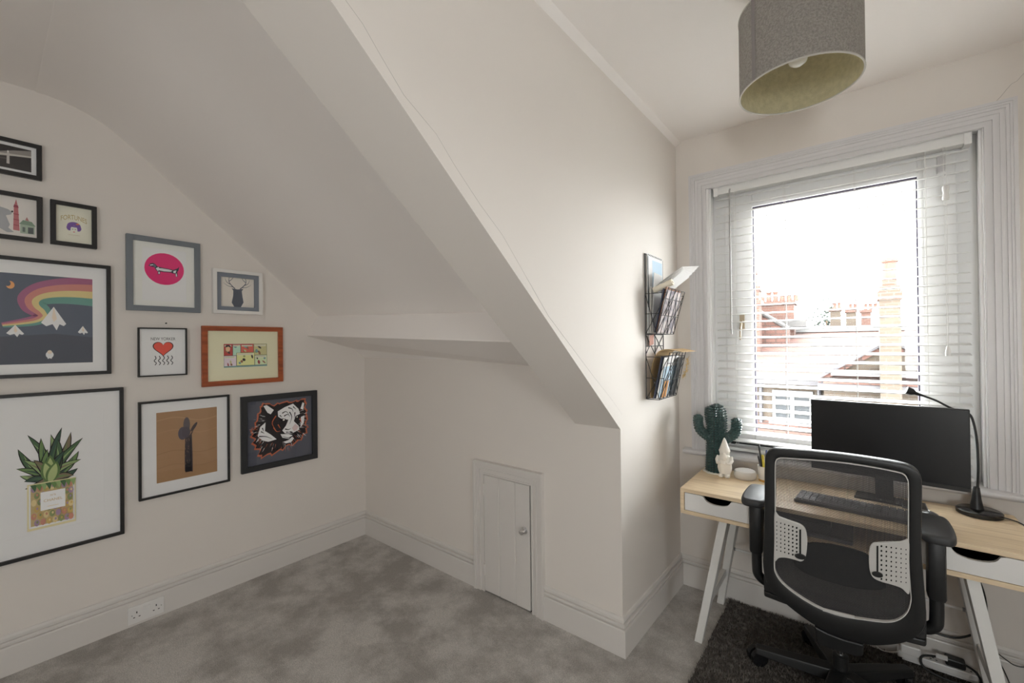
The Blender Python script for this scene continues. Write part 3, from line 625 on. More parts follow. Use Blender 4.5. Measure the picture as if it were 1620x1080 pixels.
picture('framed_picture', 'thin black framed magazine cover with a big red heart', .510, .719, 1.268, 1.527, .007, FRBLACK, (.045,.042,.040,.042), (186,181,174), draw=art_heart)
picture('framed_picture', 'red brown wooden framed comic strip in a cream mount', .788, 1.228, 1.193, 1.543, .028, BRF, (.083,.066,.078,.078), (186,172,142), draw=art_comic)
picture('framed_picture', 'thin black framed photograph of a cactus on brown paper', .510, .923, .626, 1.138, .011, FRBLACK, (.064,.052,.062,.055), (190,185,176), draw=art_cactus, paper=(128,98,70))
picture('framed_picture', 'dark framed tiger head drawing in orange and white on charcoal', .984, 1.451, .650, 1.116, .034, DKF, paper=(66,66,72), draw=art_tiger)
MB().tube([(XL,.628,1.551),(XL+.012,.628,1.552)], .0022, 8).lathe([(.004,-.001),(.004,.001)],(XL+.012,.628,1.552),10,Matrix.Rotation(PI/2,3,'Y')).build('picture_nail', BLACKP, label='tiny bare nail above the red heart picture', cat='nail')

# double wall socket on the left skirting
so = thing('wall_socket', (XL+.018, .536, .015), 'white double power socket on the left skirting board', 'socket')
MB().box((XL+.018,.463,.014),(XL+.028,.609,.100)).build('face_plate', PLASTW, so, bevel=.003)
for yc in (.497, .575):
    b = MB(); b.box((XL+.0275,yc-.002,.062),(XL+.0285,yc+.002,.072)); b.box((XL+.0275,yc-.014,.042),(XL+.0285,yc-.007,.046)); b.box((XL+.0275,yc+.007,.042),(XL+.0285,yc+.014,.046)); b.build('pin_holes', DARK, so)
for yc in (.527, .545): MB().box((XL+.028,yc-.006,.066),(XL+.032,yc+.006,.086)).build('rocker_switch', PLASTW, so, bevel=.0015)
for yc in (.478, .596): MB().lathe([(.0025,0),(.0025,.0008)],(XL+.028,yc,.057),10,Matrix.Rotation(PI/2,3,'Y')).build('screw', mat('dull_steel',(.3,.3,.3),.4,.8), so)

# ------------------------------------------------------------------ desk
DX0, DX1, DY0, DY1, DZ0, DZ1 = -.668, .476, 2.106, 2.556, .600, .720
dk = thing('desk', ((DX0+DX1)/2, (DY0+DY1)/2, 0), 'light oak desk with white drawers and splayed white legs under the window', 'desk')
T = .017
MB().box((DX0,DY0,DZ1-T),(DX1,DY1,DZ1)).build('desktop', OAK, dk, bevel=.001)
MB().box((DX0,DY0,DZ0),(DX1,DY1,DZ0+T)).build('bottom_panel', OAK, dk, bevel=.001)
d1, d2 = DX0+.325, DX1-.325
for x in (DX0, DX1-T): MB().box((x,DY0,DZ0+T),(x+T,DY1,DZ1-T)).build('side_panel', OAK, dk)
for x in (d1, d2-T): MB().box((x,DY0+.004,DZ0+T),(x+T,DY1-.01,DZ1-T)).build('divider', OAK, dk)
MB().box((DX0+T,DY1-.012,DZ0+T),(DX1-T,DY1-.002,DZ1-T)).build('back_panel', OAK, dk)
for x0, x1, fc in ((DX0+T+.003, d1-.003, .47), (d2+.003, DX1-T-.003, .5)):
    zt, zb_ = DZ1-T-.003, DZ0+T+.002; c = x0+(x1-x0)*fc; hw, hd_ = .058, .026
    top = [(c-hw-.012, zt), (c-hw, zt-.004)] + [(c-hw*math.cos(PI*i/10)*(.92), zt-.006-hd_*math.sin(PI*i/10)**.8) for i in range(1,10)] + [(c+hw, zt-.004), (c+hw+.012, zt)]
    P = [(x0, DY0+.002, zb_), (x0, DY0+.002, zt)] + [(x, DY0+.002, z) for x, z in top] + [(x1, DY0+.002, zt), (x1, DY0+.002, zb_)]
    dr = MB().prism(P, (0,.014,0)).build('drawer', WHITE, dk)
    b = MB(); b.box((x0+.006,DY0+.016,zb_+.002),(x1-.006,DY0+.40,zb_+.008)); b.box((x0+.006,DY0+.016,zb_+.008),(x0+.016,DY0+.40,zt-.02)); b.box((x1-.016,DY0+.016,zb_+.008),(x1-.006,DY0+.40,zt-.02)); b.box((x0+.016,DY0+.39,zb_+.008),(x1-.016,DY0+.40,zt-.02))
    b.build('drawer_box', mat('dark_drawer_inside',(.03,.03,.03),.8), dr)
def leg(fx, fy, tx, ty, dyb, dyt, wdt=.034):
    s_ = 1 if dyb > 0 else -1; y0b, y1b = sorted((fy, fy+dyb)); y0t, y1t = sorted((ty, ty+dyt))
    MB().hexa([(fx-wdt/2,y0b,0),(fx+wdt/2,y0b,0),(fx+wdt/2,y1b,0),(fx-wdt/2,y1b,0)], [(tx-wdt/2,y0t,DZ0),(tx+wdt/2,y0t,DZ0),(tx+wdt/2,y1t,DZ0),(tx-wdt/2,y1t,DZ0)]).build('leg', POWDER, dk, bevel=.0015)
leg(-.600, 2.120, -.484, 2.125, .030, .105); leg(-.592, 2.536, -.484, 2.500, -.030, -.105)
leg(.402, 2.120, .300, 2.125, .030, .105); leg(.402, 2.536, .300, 2.500, -.030, -.105)
for sx_, xa, xb in ((-1,-.484,-.600),(1,.300,.402)):
    t_ = (DZ0-.20)/DZ0; xm = xa+(xb-xa)*t_
    MB().box((xm-.010,2.145,.180),(xm+.010,2.515,.215)).build('side_rail', POWDER, dk)
MB().tube([(-.522,2.465,.336),(.340,2.465,.336)], .006, 10).build('stretcher_rod', POWDER, dk, smooth=True)
for x in (-.508, .322): MB().lathe([(.008,-.004),(.008,.004)],(x,2.465,.336),10,Matrix.Rotation(PI/2,3,'Y')).build('bolt', mat('dull_steel'), dk)

# ------------------------------------------------------------------ monitor
mo = thing('computer_monitor', (.08, 2.46, DZ1), 'wide black computer monitor switched off on the desk', 'monitor')
ml, mr = Vector((-.172,2.452,0)), Vector((.340,2.405,0)); mu_ = (mr-ml).normalized(); mn_ = Vector((mu_.y,-mu_.x,0))
MM = Matrix(((mu_.x,-mn_.x,0,ml.x),(mu_.y,-mn_.y,0,ml.y),(0,0,1,0),(0,0,0,1))); MW = (mr-ml).length
MB().box((0,.004,.822),(MW,.026,1.143),MM).build('casing', BLACKP, mo, bevel=.003)
MB().box((.006,.002,.840),(MW-.006,.004,1.137),MM).build('screen', mat('black_screen',(.008,.008,.009),.28), mo)
MB().box((0,-.001,.822),(MW,.005,.838),MM).build('chin', BLACKP, mo, bevel=.001)
MB().box((MW/2-.03,.026,.726),(MW/2+.03,.045,.96),MM).build('stand_neck', BLACKP, mo, bevel=.003)
MB().box((MW/2-.10,-.01,.720),(MW/2+.06,.09,.728),MM).build('stand_foot', BLACKP, mo, bevel=.003)

# keyboard
kb = thing('keyboard', (0.0, 2.27, DZ1), 'grey computer keyboard seen through the chair mesh', 'keyboard')
KM = Matrix.Translation((0.0,2.268,DZ1)) @ Matrix.Rotation(math.radians(-5),4,'Z')
KG = mat('dark_grey_keys', (.16,.16,.17), .5)
MB().box((-.215,-.068,.0),(.215,.068,.013),KM).build('body', mat('keyboard_body',(.07,.07,.075),.5), kb, bevel=.003)
b = MB()
for r_ in range(6):
    n = 18
    for i in range(n):
        if r_ == 0 and 4 <= i <= 8: continue
        b.box((-.208+i*.0232,-.062+r_*.0208,.013),(-.208+i*.0232+.0195,-.062+r_*.0208+.0175,.019),KM)
b.box((-.115,-.062,.013),(-.001,-.0445,.019),KM); b.build('keys', KG, kb, kind='stuff')
# mouse and tablet at the right
q = at_z(1470,816,DZ1+.015)
ms = thing('computer_mouse', (q.x,q.y,DZ1), 'small dark computer mouse beside the right armrest', 'mouse')
MB().ball((q.x,q.y,DZ1+.0155),(.031,.050,.0155),16).build('shell', mat('mouse_grey',(.10,.10,.11),.25), ms, smooth=True)
MB().tube([(q.x,q.y+.012,DZ1+.0305),(q.x,q.y+.028,DZ1+.027)],.004,8).build('scroll_wheel', CHROME, ms)
q = at_z(1466,799,DZ1+.008)
tb = thing('tablet', (q.x-.05,q.y,DZ1), 'thin grey tablet lying flat behind the mouse', 'tablet')
MB().box((q.x-.08,q.y-.075,DZ1),(q.x,q.y+.030,DZ1+.008)).build('body', mat('slate_aluminium',(.18,.18,.19),.35,.6), tb, bevel=.002)
MB().box((q.x-.076,q.y-.071,DZ1+.008),(q.x-.004,q.y+.026,DZ1+.0085)).build('display', BLACKG, tb)
# box files in the open bay of the desk
lp = thing('laptop', (-.2,2.2,DZ0+T), 'closed dark laptop lying in the open middle bay of the desk', 'laptop')
MB().box((-.335,2.125,DZ0+T),(-.02,2.36,DZ0+T+.012)).build('base', mat('slate_aluminium'), lp, bevel=.003)
MB().box((-.335,2.125,DZ0+T+.013),(-.02,2.36,DZ0+T+.022)).build('lid', BLACKP, lp, bevel=.003)
MB().box((-.335,2.13,DZ0+T+.0225),(-.09,2.34,DZ0+T+.062)).box((-.33,2.126,DZ0+T+.030),(-.10,2.131,DZ0+T+.056)).build('storage_case', BLACKP, bevel=.002, label='flat black case on top of the closed laptop in the desk bay', cat='case')

# ------------------------------------------------------------------ desk lamp
lm = thing('desk_lamp', (.372,2.492,DZ1), 'slim black gooseneck desk lamp with round base behind the monitor', 'lamp')
MB().lathe([(.062,0),(.066,.003),(.066,.017),(.060,.022),(.02,.023)],(.372,2.487,DZ1),40).build('base', BLACKG, lm, smooth=True)
MB().lathe([(.021,.022),(.020,.026),(.014,.062),(.010,.105),(.008,.108)],(.366,2.492,DZ1),20).build('socket_cone', BLACKP, lm, smooth=True)
nk = smooth_path([at_y(x,y,Y) for x,y,Y in ((1546.5,778,2.492),(1547.5,740,2.494),(1545.5,700,2.496),(1541,672,2.497),(1534.5,656,2.497),(1522,650,2.496),(1505,645.5,2.495),(1480,633,2.492),(1455,624,2.488))], 6)
nk = [Vector((p.x,p.y,p.z)) for p in nk]
MB().tube(nk, .0042, 10).build('gooseneck', BLACKP, lm, smooth=True)
h0, h1 = nk[-1], at_y(1434,617,2.484)
dv = (h1-h0)
MB().tube([h0-dv*.25,h0,h0+dv*.35,h0+dv*.6,h1,h1+dv*.04],[.0045,.006,.008,.015,.017,.012],14).build('lamp_head', BLACKP, lm, smooth=True)
cb_ = smooth_path([(.435,2.487,DZ1+.004),(.455,2.475,DZ1+.004),(.472,2.455,DZ1+.003),(.482,2.43,DZ1-.005),(.486,2.42,DZ1-.06)], 6)
MB().tube(cb_, .0022, 8).build('power_cord', BLACKP, lm, smooth=True)

# ------------------------------------------------------------------ ornaments on the desk
ca = thing('cactus_ornament', (-.594,2.478,DZ1), 'dark green glazed ceramic cactus with raised arms on a pale stand', 'ornament')
GLZ = mat('dark_green_glaze', (.030,.068,.066), .16, coat=.6)
MB().prism([(-.594+.068*math.cos(PI/8+2*PI*i/8),2.478+.068*math.sin(PI/8+2*PI*i/8),DZ1) for i in range(8)], (0,0,.007)).build('stand', mat('cream_ceramic',(.74,.71,.65),.3), ca, bevel=.0015)
def knobbly(path, rad, nr=22, per=.0095):
    """a tube whose skin is a lattice of small pyramids"""
    P = [Vector(p) for p in path]; L = [0]
    for a, b_ in zip(P, P[1:]): L.append(L[-1]+(b_-a).length)
    rings = max(4, int(L[-1]/per)); vs = []; fs = []
    def samp(s_):
        for i in range(len(P)-1):
            if s_ <= L[i+1] or i == len(P)-2:
                t = (s_-L[i])/max(1e-6, L[i+1]-L[i]); return P[i].lerp(P[i+1], t), rad[i]+(rad[i+1]-rad[i])*t, (P[i+1]-P[i]).normalized()
    t0 = (P[1]-P[0]).normalized(); u = t0.cross(Vector((0,1,0)) if abs(t0.y) < .9 else Vector((1,0,0))).normalized()
    for k in range(rings*2+1):
        p, r_, t = samp(L[-1]*k/(rings*2)); u = (u-t*u.dot(t)).normalized(); v = t.cross(u)
        for j in range(nr*2):
            hi = (j+k) % 2 == 0 and (j % 2 == 0)
            f = 1.0 + (.15 if hi else -.05); a = 2*PI*j/(nr*2)
            if hi and k % 2: f = 1.0
            vs.append(p+(u*math.cos(a)+v*math.sin(a))*r_*f)
    n = nr*2; m = rings*2+1
    fs = [(k*n+j, k*n+(j+1)%n, (k+1)*n+(j+1)%n, (k+1)*n+j) for k in range(m-1) for j in range(n)] + [list(range(n))[::-1], [(m-1)*n+j for j in range(n)]]
    return MB().add(vs, fs)
cx, cy, cz = -.594, 2.478, DZ1+.007
def P_(dx, dz, dy=0): return (cx+dx, cy+dy, cz+dz)
knobbly([P_(0,0),P_(.003,.09),P_(.004,.2),P_(.004,.29),P_(.004,.33),P_(.004,.350),P_(.004,.360)],[.051,.049,.047,.047,.042,.029,.008],20,.0125).build('trunk', GLZ, ca)
knobbly(smooth_path([P_(.03,.165),P_(.06,.185,-.005),P_(.092,.212,-.005),P_(.101,.25,-.005),P_(.100,.276,-.005),P_(.099,.294,-.005)],4),[.025]*16+[.025,.024,.021,.016,.008],11,.011).build('arm', GLZ, ca)
knobbly(smooth_path([P_(-.02,.175,-.02),P_(-.05,.195,-.03),P_(-.074,.222,-.035),P_(-.081,.26,-.035),P_(-.080,.284,-.035),P_(-.079,.300,-.035)],4),[.0245]*16+[.024,.023,.020,.015,.008],11,.011).build('arm', GLZ, ca)
knobbly(smooth_path([P_(-.01,.21,.02),P_(-.035,.24,.04),P_(-.045,.28,.045),P_(-.044,.31,.045),P_(-.043,.325,.045),P_(-.043,.337,.045)],4),[.022]*16+[.022,.020,.018,.014,.008],10,.011).build('arm', GLZ, ca)

gn = thing('garden_gnome', (-.536,2.402,DZ1), 'small white ceramic gnome with pointed hat beside the cactus', 'ornament')
CRM = mat('white_bisque', (.80,.77,.71), .55, bump=(60,.25))
gx, gy_, gz = -.536, 2.402, DZ1
MB().lathe([(.026,.022),(.031,.035),(.034,.052),(.032,.070),(.035,.074),(.033,.085),(.027,.105),(.022,.118)],(gx,gy_,gz),20,sx=1,sy=.85).build('body', CRM, gn, smooth=True)
MB().ball((gx,gy_-.004,gz+.128),(.021,.020,.022),14).ball((gx,gy_-.024,gz+.127),.006,8).ball((gx-.021,gy_,gz+.126),(.004,.006,.008),8).ball((gx+.021,gy_,gz+.126),(.004,.006,.008),8).build('head', CRM, gn, smooth=True)
MB().lathe([(.027,.134),(.027,.139),(.023,.148),(.016,.168),(.009,.188),(.004,.200),(.001,.204)],(gx,gy_,gz),18).build('hat', CRM, gn, smooth=True)
MB().ball((gx,gy_-.021,gz+.108),(.017,.010,.024),12).build('beard', CRM, gn, smooth=True)
for sx_ in (-1,1):
    MB().tube([(gx+sx_*.028,gy_,gz+.108),(gx+sx_*.035,gy_-.008,gz+.090),(gx+sx_*.028,gy_-.026,gz+.078),(gx+sx_*.014,gy_-.033,gz+.082)],[.009,.009,.008,.007],10).build('arm', CRM, gn, smooth=True)
    MB().ball((gx+sx_*.014,gy_-.010,gz+.0115),(.013,.023,.0115),12).tube([(gx+sx_*.014,gy_,gz+.012),(gx+sx_*.014,gy_,gz+.035)],.011,10).build('boot', CRM, gn, smooth=True)

MB().lathe([(.044,0),(.048,.004),(.051,.012),(.051,.030),(.047,.040),(.038,.044),(.02,.045)],(-.451,2.445,DZ1),32).build('smart_speaker', mat('pale_grey_speaker_cloth',(.70,.68,.655),.8,bump=(400,.3)), smooth=True, label='round pale grey smart speaker puck beside the gnome', cat='speaker')
po = thing('pencil_pot', (-.362,2.458,DZ1), 'white pencil pot with gold rims half hidden behind the chair', 'pot')
MB().lathe([(.030,.010),(.031,.012),(.034,.075),(.031,.075),(.028,.014)],(-.362,2.458,DZ1),24).build('cup', PLASTW, po, smooth=True)
MB().lathe([(.030,0),(.031,.002),(.031,.010),(.029,.011)],(-.362,2.458,DZ1),24).build('base_ring', mat('gold',(.75,.48,.18),.25,1.0), po, smooth=True)
pens = [(-.018,.006,-.022,.004,.158,'black','slim black pen sticking highest out of the pencil pot',(.02,.02,.02)), (-.016,-.010,-.030,-.004,.115,'grey','short silver pen leaning left in the pencil pot',(.3,.3,.32)), (-.010,-.014,-.036,-.006,.105,'dark','dark capped pen leaning furthest left in the pencil pot',(.03,.03,.04)), (-.004,-.006,-.012,-.004,.112,'yellow','yellow highlighter pen in the pencil pot',(.75,.62,.08)), (.012,-.008,.020,-.004,.105,'pink','pink brown paintbrush handle in the pencil pot',(.45,.2,.15)), (.0,.014,.004,.012,.13,'blue','blue ball pen at the back of the pencil pot',(.05,.09,.3))]
for dx, dy, tx, ty, h, cn, lb, c in pens:
    p0 = Vector((-.362+dx*.6,2.458+dy*.6,DZ1+.016)); p1 = Vector((-.362+dx+tx*.5,2.458+dy+ty,DZ1+.02+h)); q = thing('pen', p0, lb, 'pen', 'pens in the pencil pot')
    r_ = .006 if cn == 'yellow' else .0038
    MB().tube([p0, p0.lerp(p1,.8)], r_, 8).build('barrel', mat('pen_'+cn, c, .4), q, smooth=True)
    MB().tube([p0.lerp(p1,.8), p0.lerp(p1,.97), p1], [r_*1.15,r_*1.15,r_*.6], 8).build('cap', mat('pen_cap_'+cn, tuple(min(1,v*.8+.01) for v in c), .35), q, smooth=True)

# ------------------------------------------------------------------ office chair (seen from behind)
ch = thing('office_chair', (-.065, 2.14, 0), 'black mesh back office chair with grey perforated wings tucked at the desk', 'chair')
CT = .07/.635
def cb(x, y, off=0.0):
    """pixel of the 2.7x study crop -> point on the leaning plane of the backrest (off = metres towards the desk)"""
    v = ray(1150+x/2.7, 680+y/2.7); t = (1.80+off+(1.015-EYE.z)*CT)/(v.y+v.z*CT); return EYE+v*t
nb = Vector((0,1,CT)).normalized()
def loop(pts, n=5): return smooth_path([Vector((x,y,0)) for x, y in pts], n, True)
outer = loop([(160,150),(166,105),(188,86),(225,82),(360,92),(500,107),(640,127),(740,145),(795,163),(826,195),(835,245),(833,480),(842,640),(851,760),(850,830),(825,876),(770,908),(690,922),(600,920),(480,886),(390,845),(300,785),(225,722),(175,668),(154,590),(156,450),(159,300)])
inner = loop([(204,160),(208,130),(220,120),(246,118),(366,126),(500,138),(630,158),(725,177),(757,188),(773,210),(778,250),(778,480),(780,590),(786,680),(788,735),(770,785),(730,815),(680,823),(595,814),(485,796),(392,762),(300,708),(235,655),(206,612),(200,570),(203,450),(204,300)])
b = MB(); b.ring([cb(p.x,p.y) for p in outer], [cb(p.x,p.y) for p in inner], nb*.034); b.build('back_frame', BLACKP, ch, bevel=.007, smooth=True)
inner2 = [p + (Vector((490,470,0))-p).normalized()*5 for p in inner]
MB().ring([cb(p.x,p.y,.002) for p in inner], [cb(p.x,p.y,.002) for p in inner2], nb*.010).build('inner_trim', GREYP, ch, label='pale grey edging')
cen = [cb(p.x,p.y,.012) for p in inner2]
bm_ = MB(); bm_.add(cen, [list(range(len(cen)))])
mesh_o = bm_.build('mesh_back', mesh_fabric('chair_mesh', (.055,.052,.054), 2*PI/.0036, 2*PI/.0030, -.34), ch, label='see-through woven mesh')
wl = loop([(203,352),(222,370),(262,386),(312,404),(334,424),(342,460),(342,505),(335,545),(318,562),(286,554),(250,546),(222,547),(203,557),(202,450)],4)
wr_ = loop([(777,474),(740,479),(650,482),(622,488),(609,508),(606,550),(610,600),(624,630),(655,647),(700,660),(745,676),(778,702),(781,640),(779,560)],4)
for P, hx, sgn in ((wl, 313, -1), (wr_, 643, 1)):
    wg = MB().prism([cb(p.x,p.y,.0) for p in P], nb*.010).build('lumbar_wing', GREYP, ch, bevel=.002, label='pale grey perforated plastic wing')
    b = MB()
    for r_ in range(8):
        for c_ in range(6):
            if sgn < 0: x, y = 298-c_*17, 418+r_*17-c_*5
            else: x, y = 660+c_*21, 496+r_*20+c_*3
            if sgn < 0 and (y > 536 or y < 388+abs(x-203)*.30): continue
            if sgn > 0 and (y > 636+(x-660)*.42): continue
            s_ = 4.2-.35*c_
            b.add([cb(x+s_*math.cos(2*PI*k/8), y+s_*1.15*math.sin(2*PI*k/8), -.0006) for k in range(8)], [list(range(8))])
    b.build('perforations', DARK, wg)
    y0_, y1_ = (425,538) if sgn < 0 else (495,615)
    MB().prism([cb(hx-4,y0_,-.001),cb(hx+4,y0_,-.001),cb(hx+4,y1_,-.001),cb(hx-4,y1_,-.001)], nb*.004).build('slot', DARK, wg)
    MB().prism([cb(hx+24*math.cos(2*PI*k/16),y1_+4+11*math.sin(2*PI*k/16)+5*math.cos(2*PI*k/16),-.006) for k in range(16)], nb*.008).build('slider_knob', BLACKP, wg, bevel=.001)
lum = loop([(286,560),(318,560),(345,488),(400,484),(450,490),(530,508),(605,538),(610,600),(655,648),(682,668),(650,684),(575,680),(490,664),(390,634),(318,602)],4)
MB().prism([cb(p.x,p.y,.003) for p in lum], nb*.008).build('lumbar_pad', BLACKF, ch, bevel=.002)
MB().prism([cb(*q,-.0015) for q in ((408,762),(545,797),(543,807),(410,773))], nb*.006).build('badge_strip', GREYP, ch, label='short pale strip')
# spine bracket from the back down to the mechanism
sp = [(372,838),(380,905),(400,920),(470,945),(560,972),(582,968),(586,918),(500,895),(430,868)]
b = MB(); P0 = [cb(x,y,.002) for x,y in sp]; b.prism(P0, nb*.045); b.build('back_bracket', BLACKP, ch, bevel=.006)
b = MB(); b.hexa([(-.115,1.90,.325),(.000,1.90,.325),(.000,1.90,.385),(-.115,1.90,.385)], [(-.13,2.06,.37),(.0,2.06,.37),(.0,2.06,.415),(-.13,2.06,.415)]); b.build('recline_link', BLACKP, ch, bevel=.006)
SX, SY = -.065, 2.150
MB().box((SX-.13,SY-.13,.355),(SX+.13,SY+.12,.415)).build('mechanism', BLACKP, ch, bevel=.012)
st_ = loop([(SX-.235,SY-.18),(SX-.20,SY-.225),(SX,SY-.235),(SX+.20,SY-.225),(SX+.235,SY-.18),(SX+.245,SY+.12),(SX+.20,SY+.215),(SX,SY+.235),(SX-.20,SY+.215),(SX-.245,SY+.12)],4)
MB().prism([(p.x,p.y,.415) for p in st_], (0,0,.022)).build('seat_pan', BLACKP, ch, bevel=.005)
MB().prism([(p.x,p.y,.437) for p in st_], (0,0,.058)).build('seat', BLACKF, ch, bevel=.02, smooth=True, seg=3)
for sx_, ax in ((-1,-.338),(1,.203)):
    MB().box((ax-.024,2.020,.530),(ax+.024,2.080,.745)).build('arm_sleeve', BLACKP, ch, bevel=.012, smooth=True)
    MB().tube(smooth_path([(ax,2.05,.56),(ax,2.05,.47),(ax-sx_*.006,2.052,.435),(ax-sx_*.04,2.06,.410),(ax-sx_*.10,2.075,.404),(ax-sx_*.19,2.10,.404)],5), .019, 12).build('arm_post', BLACKP, ch, smooth=True)
    pd = loop([(ax-.036,1.965),(ax,1.955),(ax+.036,1.965),(ax+.047,2.02),(ax+.048,2.12),(ax+.040,2.185),(ax,2.20),(ax-.040,2.185),(ax-.048,2.12),(ax-.047,2.02)],4)
    MB().prism([(p.x,p.y,.745) for p in pd], (0,0,.032)).build('arm_pad', mat('soft_black_rubber',(.035,.035,.037),.5), ch, bevel=.011, smooth=True, seg=3)
MB().lathe([(.026,.06),(.026,.165),(.022,.168)],(SX,SY,0),20).build('gas_sleeve', BLACKP, ch, smooth=True)
MB().lathe([(.014,.165),(.014,.36)],(SX,SY,0),20).build('gas_column', CHROME, ch, smooth=True, label='bright chrome lift column')
MB().lathe([(.050,.058),(.054,.075),(.050,.105),(.03,.112)],(SX,SY,0),24).build('base_hub', BLACKP, ch, smooth=True)
for k in range(5):
    a = math.radians(187+72*k); dx, dy = math.cos(a), math.sin(a); q = Vector((-dy,dx,0)); d_ = Vector((dx,dy,0)); c0 = Vector((SX,SY,0))
    s0, s1 = c0+d_*.03, c0+d_*.295
    bar = MB().hexa([s0+q*.034+Vector((0,0,.062)),s0-q*.034+Vector((0,0,.062)),s0-q*.027+Vector((0,0,.110)),s0+q*.027+Vector((0,0,.110))],[s1+q*.024+Vector((0,0,.070)),s1-q*.024+Vector((0,0,.070)),s1-q*.019+Vector((0,0,.096)),s1+q*.019+Vector((0,0,.096))]).build('base_arm', BLACKP, ch, bevel=.005)
    wc = c0+d_*.29+q*.012*(1 if k%2 else -1)
    cs = MB().tube([(wc.x,wc.y,.080),(wc.x,wc.y,.055)],.008,10)
    Mw = Matrix.Rotation(a+.6,3,'Z') @ Matrix.Rotation(PI/2,3,'X')
    for o_ in (-.015,.015):
        off = Matrix.Rotation(a+.6,3,'Z') @ Vector((0,o_,0)); cs.lathe([(.022,-.011),(.033,-.010),(.0345,0),(.033,.010),(.022,.011)],(wc.x+off.x,wc.y+off.y,.045),20,Mw)
    cs.build('caster', BLACKG, ch, smooth=True)

# ------------------------------------------------------------------ rug
RX_0, RX_1, RY_0, RY_1 = -.558, .365, .95, 2.568
def rug_z(x, y): return .008 + .014*math.exp(-((y-2.315+.05*math.sin(x*5))/.030)**2)*max(0, min(1, (x+.56)*4)) + .003*math.sin(x*11)*math.sin(y*9)*.5
rg = thing('rug', ((RX_0+RX_1)/2,(RY_0+RY_1)/2,0), 'dark charcoal shaggy rug under the chair and desk', 'rug')
b = MB(); nx, ny = 34, 60; g = []
for j in range(ny+1):
    for i in range(nx+1):
        x, y = RX_0+(RX_1-RX_0)*i/nx, RY_0+(RY_1-RY_0)*j/ny; g.append((x+(random.uniform(-.004,.004) if i in (0,nx) else 0), y, rug_z(x,y)))
fs = [(j*(nx+1)+i, j*(nx+1)+i+1, (j+1)*(nx+1)+i+1, (j+1)*(nx+1)+i) for j in range(ny) for i in range(nx)]
n0 = len(g); edge = [i for i in range(nx+1)] + [j*(nx+1)+nx for j in range(1,ny+1)] + [ny*(nx+1)+i for i in range(nx-1,-1,-1)] + [j*(nx+1) for j in range(ny-1,0,-1)]
g += [(g[e][0], g[e][1], 0) for e in edge]; m_ = len(edge)
fs += [(edge[k], n0+k, n0+(k+1)%m_, edge[(k+1)%m_]) for k in range(m_)]; b.add(g, fs); b.build('backing', RUGM, rg)
b = MB(); vs = []; fs = []
for i in range(26000):
    x, y = random.uniform(RX_0,RX_1), random.uniform(1.55 if i % 6 else RY_0, RY_1); z = rug_z(x,y); a = random.uniform(0,2*PI); l = random.uniform(.002,.009); h = random.uniform(.007,.014); w_ = .0022
    k = len(vs); px_, py_ = math.cos(a+PI/2)*w_, math.sin(a+PI/2)*w_
    vs += [(x-px_,y-py_,z-.001),(x+px_,y+py_,z-.001),(x+math.cos(a)*w_*1.6,y+math.sin(a)*w_*1.6,z-.001),(x+math.cos(a)*l,y+math.sin(a)*l,z+h)]; fs += [(k,k+1,k+3),(k+1,k+2,k+3),(k+2,k,k+3)]
b.add(vs, fs); b.build('pile', RUGT, rg, kind='stuff')

# ------------------------------------------------------------------ power strip and cables
ps = thing('power_strip', (.25,2.545,.016), 'white extension block lying along the skirting under the desk', 'power strip')
MB().box((.125,2.530,.024),(.385,2.578,.052)).build('body', PLASTW, ps, bevel=.004)
MB().box((.135,2.515,.052),(.200,2.572,.092)).build('plug_adaptor', PLASTW, ps, bevel=.005)
for x in (.24,.30,.36): MB().box((x-.012,2.545,.0522),(x-.006,2.550,.0528)).box((x+.006,2.545,.0522),(x+.012,2.550,.0528)).box((x-.003,2.558,.0522),(x+.003,2.563,.0528)).build('socket_holes', DARK, ps)
MB().box((.14,2.535,.016),(.37,2.575,.026)).build('foot', PLASTW, ps)
pl = thing('black_plug', (.30,2.53,.052), 'black mains plug with pale tag in the extension block', 'plug')
MB().box((.275,2.532,.053),(.335,2.574,.085)).build('body', BLACKP, pl, bevel=.006)
MB().box((.245,2.520,.078),(.280,2.526,.096)).build('tag', PLASTW, pl, label='pale tag')
cl = smooth_path([(.335,2.55,.07),(.365,2.535,.060),(.372,2.51,.035),(.33,2.490,.022),(.26,2.485,.022),(.205,2.495,.035),(.20,2.515,.065),(.235,2.528,.076),(.276,2.545,.072)], 6)
MB().tube(cl, .0045, 10).build('cord', BLACKP, pl, smooth=True)
def cable(pts, r_, m, label, cat='cable', name='cable'):
    MB().tube(smooth_path(pts, 7), r_, 8).build(name, m, smooth=True, label=label, cat=cat)
Yc = 2.572
cable([at_y(x,y,Yc) for x,y in ((1380,930),(1410,960),(1440,985),(1480,1001),(1508,1008),(1530,1006),(1551,996),(1560,975),(1558,945),(1549,918),(1540,905))], .0042, BLACKP, 'thick black cable looping down behind the desk legs')
cable([at_y(x,y,Yc) for x,y in ((1556,1022),(1575,1031),(1590,1042),(1605,1052),(1622,1055),(1640,1052))], .002, BLACKP, 'thin black cable running right along the skirting')
cable([at_y(x,y,Yc) for x,y in ((1562,1020),(1577,1041),(1587,1058),(1597,1080),(1600,1092))], .002, BLACKP, 'thin black cable dropping to the floor right of the desk leg')
cable([at_y(1386,1021,2.50), at_y(1393,1027,2.50), at_y(1402,1030,2.505), at_y(1415,1031,2.52), at_y(1424,1028,2.53), at_y(1434,1016,2.54), at_y(1440,1006,2.54)], .0015, CORD, 'thin white knotted cord beside the extension block')

